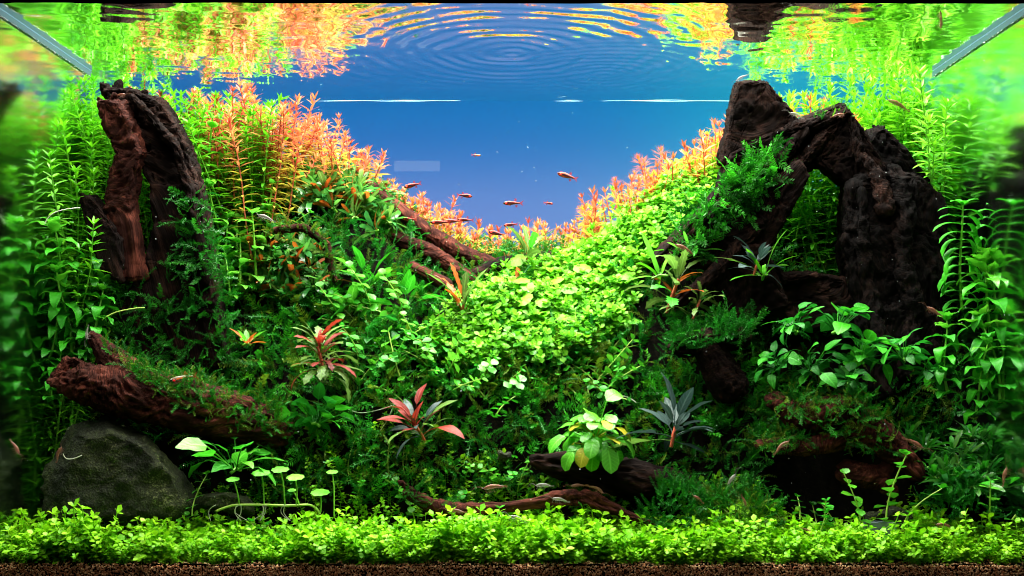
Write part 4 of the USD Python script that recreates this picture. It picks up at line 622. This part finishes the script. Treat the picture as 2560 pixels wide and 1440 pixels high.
fk = Kind('rasbora', [fish_maker('fish_red', 'fish_dark'), fish_maker('fish_red', 'fish_dark', .8)], 'small red fish', 'fish', 'small red fish over the central valley')
fs = Kind('silver_fish', [fish_maker('fish_pale', 'fish_orange', .8)], 'slim silver fish with an orange stripe', 'fish')
def swim(kind, j, px, py, y, ln, right, tilt, lab): kind.put(j, P(px, py, y), (0, tilt if not right else -tilt, (180 if right else 0) + rng.normal(0, 12)), ln * (CD + y) / FP, label=lab)
for a in [(0, 1420, 441, .25, 56, 0, 18, 'highest red fish, alone against the blue right of the middle'), (0, 1033, 463, .24, 48, 0, -12, 'dark red fish nearest the left bank with its tail raised'), (1, 1085, 500, .24, 62, 0, -14, 'long red fish swimming nose down just above the left orange stems'), (0, 1160, 489, .26, 42, 1, 4, 'small red fish facing right between the left bank and the middle'),
          (1, 1284, 508, .24, 56, 0, 2, 'red fish with black stripe level in the middle of the valley'), (0, 1370, 508, .33, 26, 1, 8, 'tiny faint red fish farthest back over the valley'), (1, 1025, 548, .24, 40, 0, 4, 'red fish passing in front of the upper sloping branch'), (1, 1103, 556, .22, 56, 0, 0, 'front fish of the close file of three swimming left'), (1, 1133, 553, .235, 54, 0, 0, 'middle fish of the close file of three swimming left'), (1, 1165, 550, .245, 46, 0, 3, 'last fish of the close file of three swimming left'),
          (0, 1278, 562, .27, 38, 0, -6, 'reddish fish among the peach stems below the level one'), (0, 1243, 584, .27, 46, 0, 12, 'lowest brownish red fish in the valley')]: swim(fk, *a)
swim(fs, 0, 460, 945, .06, 74, 0, -12, 'slim silver fish with an orange stripe over the reddish log at lower left')
swim(fs, 0, 1190, 388, .30, 26, 1, 4, 'tiny pale fry alone high in the blue water')
def shrimp_maker(seed, mat, hump):
    """a dwarf shrimp one unit long, head towards -x"""
    def make(t):
        g = np.random.default_rng(seed); s = np.linspace(0, 1, 13); xs = -.40 + .78 * s; zs = hump * np.sin(s * PI * .9) - .05 * s; hs = np.interp(s, [0, .1, .32, .5, .8, 1], [.02, .065, .092, .078, .05, .022]) * (1 + .07 * (np.arange(13) % 2) * (s > .4)); part(t, 'body', bodytube(xs, hs, hs * .7, zs, 10), M[mat])
        part(t, 'tail_fan', fin([(.36, zs[-1]), (.40, zs[-1] + .05), (.50, zs[-1] + .06), (.52, zs[-1]), (.50, zs[-1] - .05), (.40, zs[-1] - .04)]), M[mat])
        part(t, 'rostrum', tube([[-.38, 0, zs[0] + .01], [-.5, 0, zs[0] + .04]], [.014, .002], 4), M[mat])
        for sg in (-1, 1):
            part(t, 'eye', ball((-.375, sg * .035, zs[0] + .03), .017), M['eye'])
            part(t, 'antenna', tube(spline([[-.40, sg * .02, zs[0]], [-.62, sg * .12, zs[0] + .10], [-.85, sg * .25, zs[0] + g.uniform(-.1, .15)]], 6), .004, 3), M[mat])
            for k in range(4): x0 = -.28 + .1 * k; part(t, 'leg', tube([[x0, sg * .04, zs[3] - .05], [x0 - .06, sg * .10, zs[3] - .12], [x0 - .02 + g.normal(0, .03), sg * .12, zs[3] - .21]], .006, 3), M[mat])
        for k in range(4): x0 = .08 + .07 * k; part(t, 'swimmeret', fin([(x0, zs[7] - .05 - .012 * k), (x0 + .02, zs[7] - .13 - .01 * k), (x0 + .05, zs[7] - .06 - .012 * k)]), M[mat])
    return make
sk = Kind('shrimp', [shrimp_maker(1, 'shrimp', .06), shrimp_maker(2, 'shrimp', .10), shrimp_maker(3, 'shrimp_pale', .07)], 'small shrimp', 'shrimp', 'dwarf shrimps about the tank')
for px, py, y, ln, j, ang, lab in [(1855, 194, .18, 38, 2, 150, 'pale shrimp perched on the very top of the right stump'), (458, 768, .08, 50, 0, -90, 'brown shrimp hanging upright in front of the dark moss of the left stump'), (155, 812, .06, 66, 1, 95, 'reddish shrimp clinging upright near the left bushes'), (18, 815, .05, 62, 1, 70, 'shrimp at the far left edge by the glass'), (218, 832, .07, 40, 2, 95, 'pale shrimp on the raised knob of the reddish log'), (665, 545, .14, 52, 2, 200, 'whitish shed shrimp skin resting on a broad leaf of the left bank'),
      (38, 1118, .03, 48, 0, -60, 'shrimp near the left glass above the carpet'), (148, 1135, .045, 46, 1, 70, 'rusty shrimp on the left shoulder of the grey rock'), (1710, 622, .13, 62, 0, 205, 'brown shrimp on the left foot of the right stump'), (1828, 1202, .05, 50, 2, 55, 'pale shrimp climbing at the left mouth of the dark cave'), (1235, 1218, .052, 66, 0, 172, 'long brown shrimp standing above the middle of the twig'), (1360, 1214, .052, 50, 2, 180, 'grey shrimp above the crest of the twig'), (1400, 1250, .042, 50, 2, 190, 'translucent shrimp clinging to the front of the twig'),
      (1490, 1224, .05, 52, 1, -28, 'shrimp on the right shoulder of the twig'), (1445, 1214, .056, 44, 0, 175, 'shrimp behind the right part of the twig'), (1140, 1278, .044, 54, 0, 184, 'brown shrimp lying along the left part of the twig'), (1295, 1298, .03, 58, 2, 200, 'pale shrimp half buried in the carpet below the twig'), (2285, 1108, .055, 62, 0, -30, 'pinkish shrimp above the blade leaved thicket'), (1955, 1118, .06, 56, 1, 40, 'rusty shrimp on the log over the right cave'), (2512, 1190, .04, 54, 0, 75, 'shrimp near the right glass over the blade leaves'), (1745, 1248, .03, 36, 1, 215, 'small rusty shrimp on the bushy moss right of the twig'), (1860, 1252, .03, 34, 0, -70, 'small pink shrimp on the loose cave moss'),
      (2335, 778, .06, 50, 0, 210, 'shrimp on a crinkled leaf of the right bushes'), (1990, 288, .17, 44, 2, 200, 'pale shrimp in the saddle of the right stump'), (2095, 288, .16, 40, 0, 10, 'shrimp on the crest of the right stump beside the moss tuft'), (1815, 512, .15, 40, 0, 200, 'shrimp on the mossy front of the right stump'), (2245, 262, .12, 66, 0, 205, 'brown shrimp drifting before the bright stems at upper right'), (2020, 1330, .02, 46, 1, -35, 'dark shrimp in the carpet below the cave'), (2360, 1315, .02, 50, 1, 190, 'dark shrimp in the carpet at lower right'), (2350, 55, .05, 40, 1, -85, 'shrimp just beneath the water surface at upper right'), (300, 238, .14, 34, 0, 8, 'shrimp on the broken tip of the left stump'), (1095, 445 + 250, .18, 34, 0, -40, 'shrimp resting by the orange lobed plant')]:
    sk.put(j, P(px, py, y), (0, -(180 - ang) if abs(ang) > 90 else ang, 0 if abs(ang) > 90 else 180), ln * (CD + y) / FP, label=lab)

# specks adrift
r = np.random.default_rng(90); n = 420; pp = P(r.uniform(0, 2560, n), r.uniform(20, 1250, n), r.uniform(.01, .2, n)); pp = np.vstack([pp] + [np.stack([np.full(70, sg_ * .4478), r.uniform(.01, .25, 70), WZ - .0062 - .0014 * r.uniform(0, 1, 70) ** 3], 1) for sg_ in (-1, 1)]); pp = pp[(pp[:, 2] < .489) & (np.abs(pp[:, 0]) < .449) & (pp[:, 2] > ground(pp[:, 0], pp[:, 1]) + .01)]
scatter('bubble', 'tiny pale bubbles and specks drifting in the water', 'bubbles', [(bv, bf)], [plain('speck', (.75, .8, .85), .3)], pp, quats(r.normal(size=pp.shape), r.uniform(0, 6, len(pp))), r.uniform(.00018, .00042, len(pp)), np.zeros(len(pp), int))
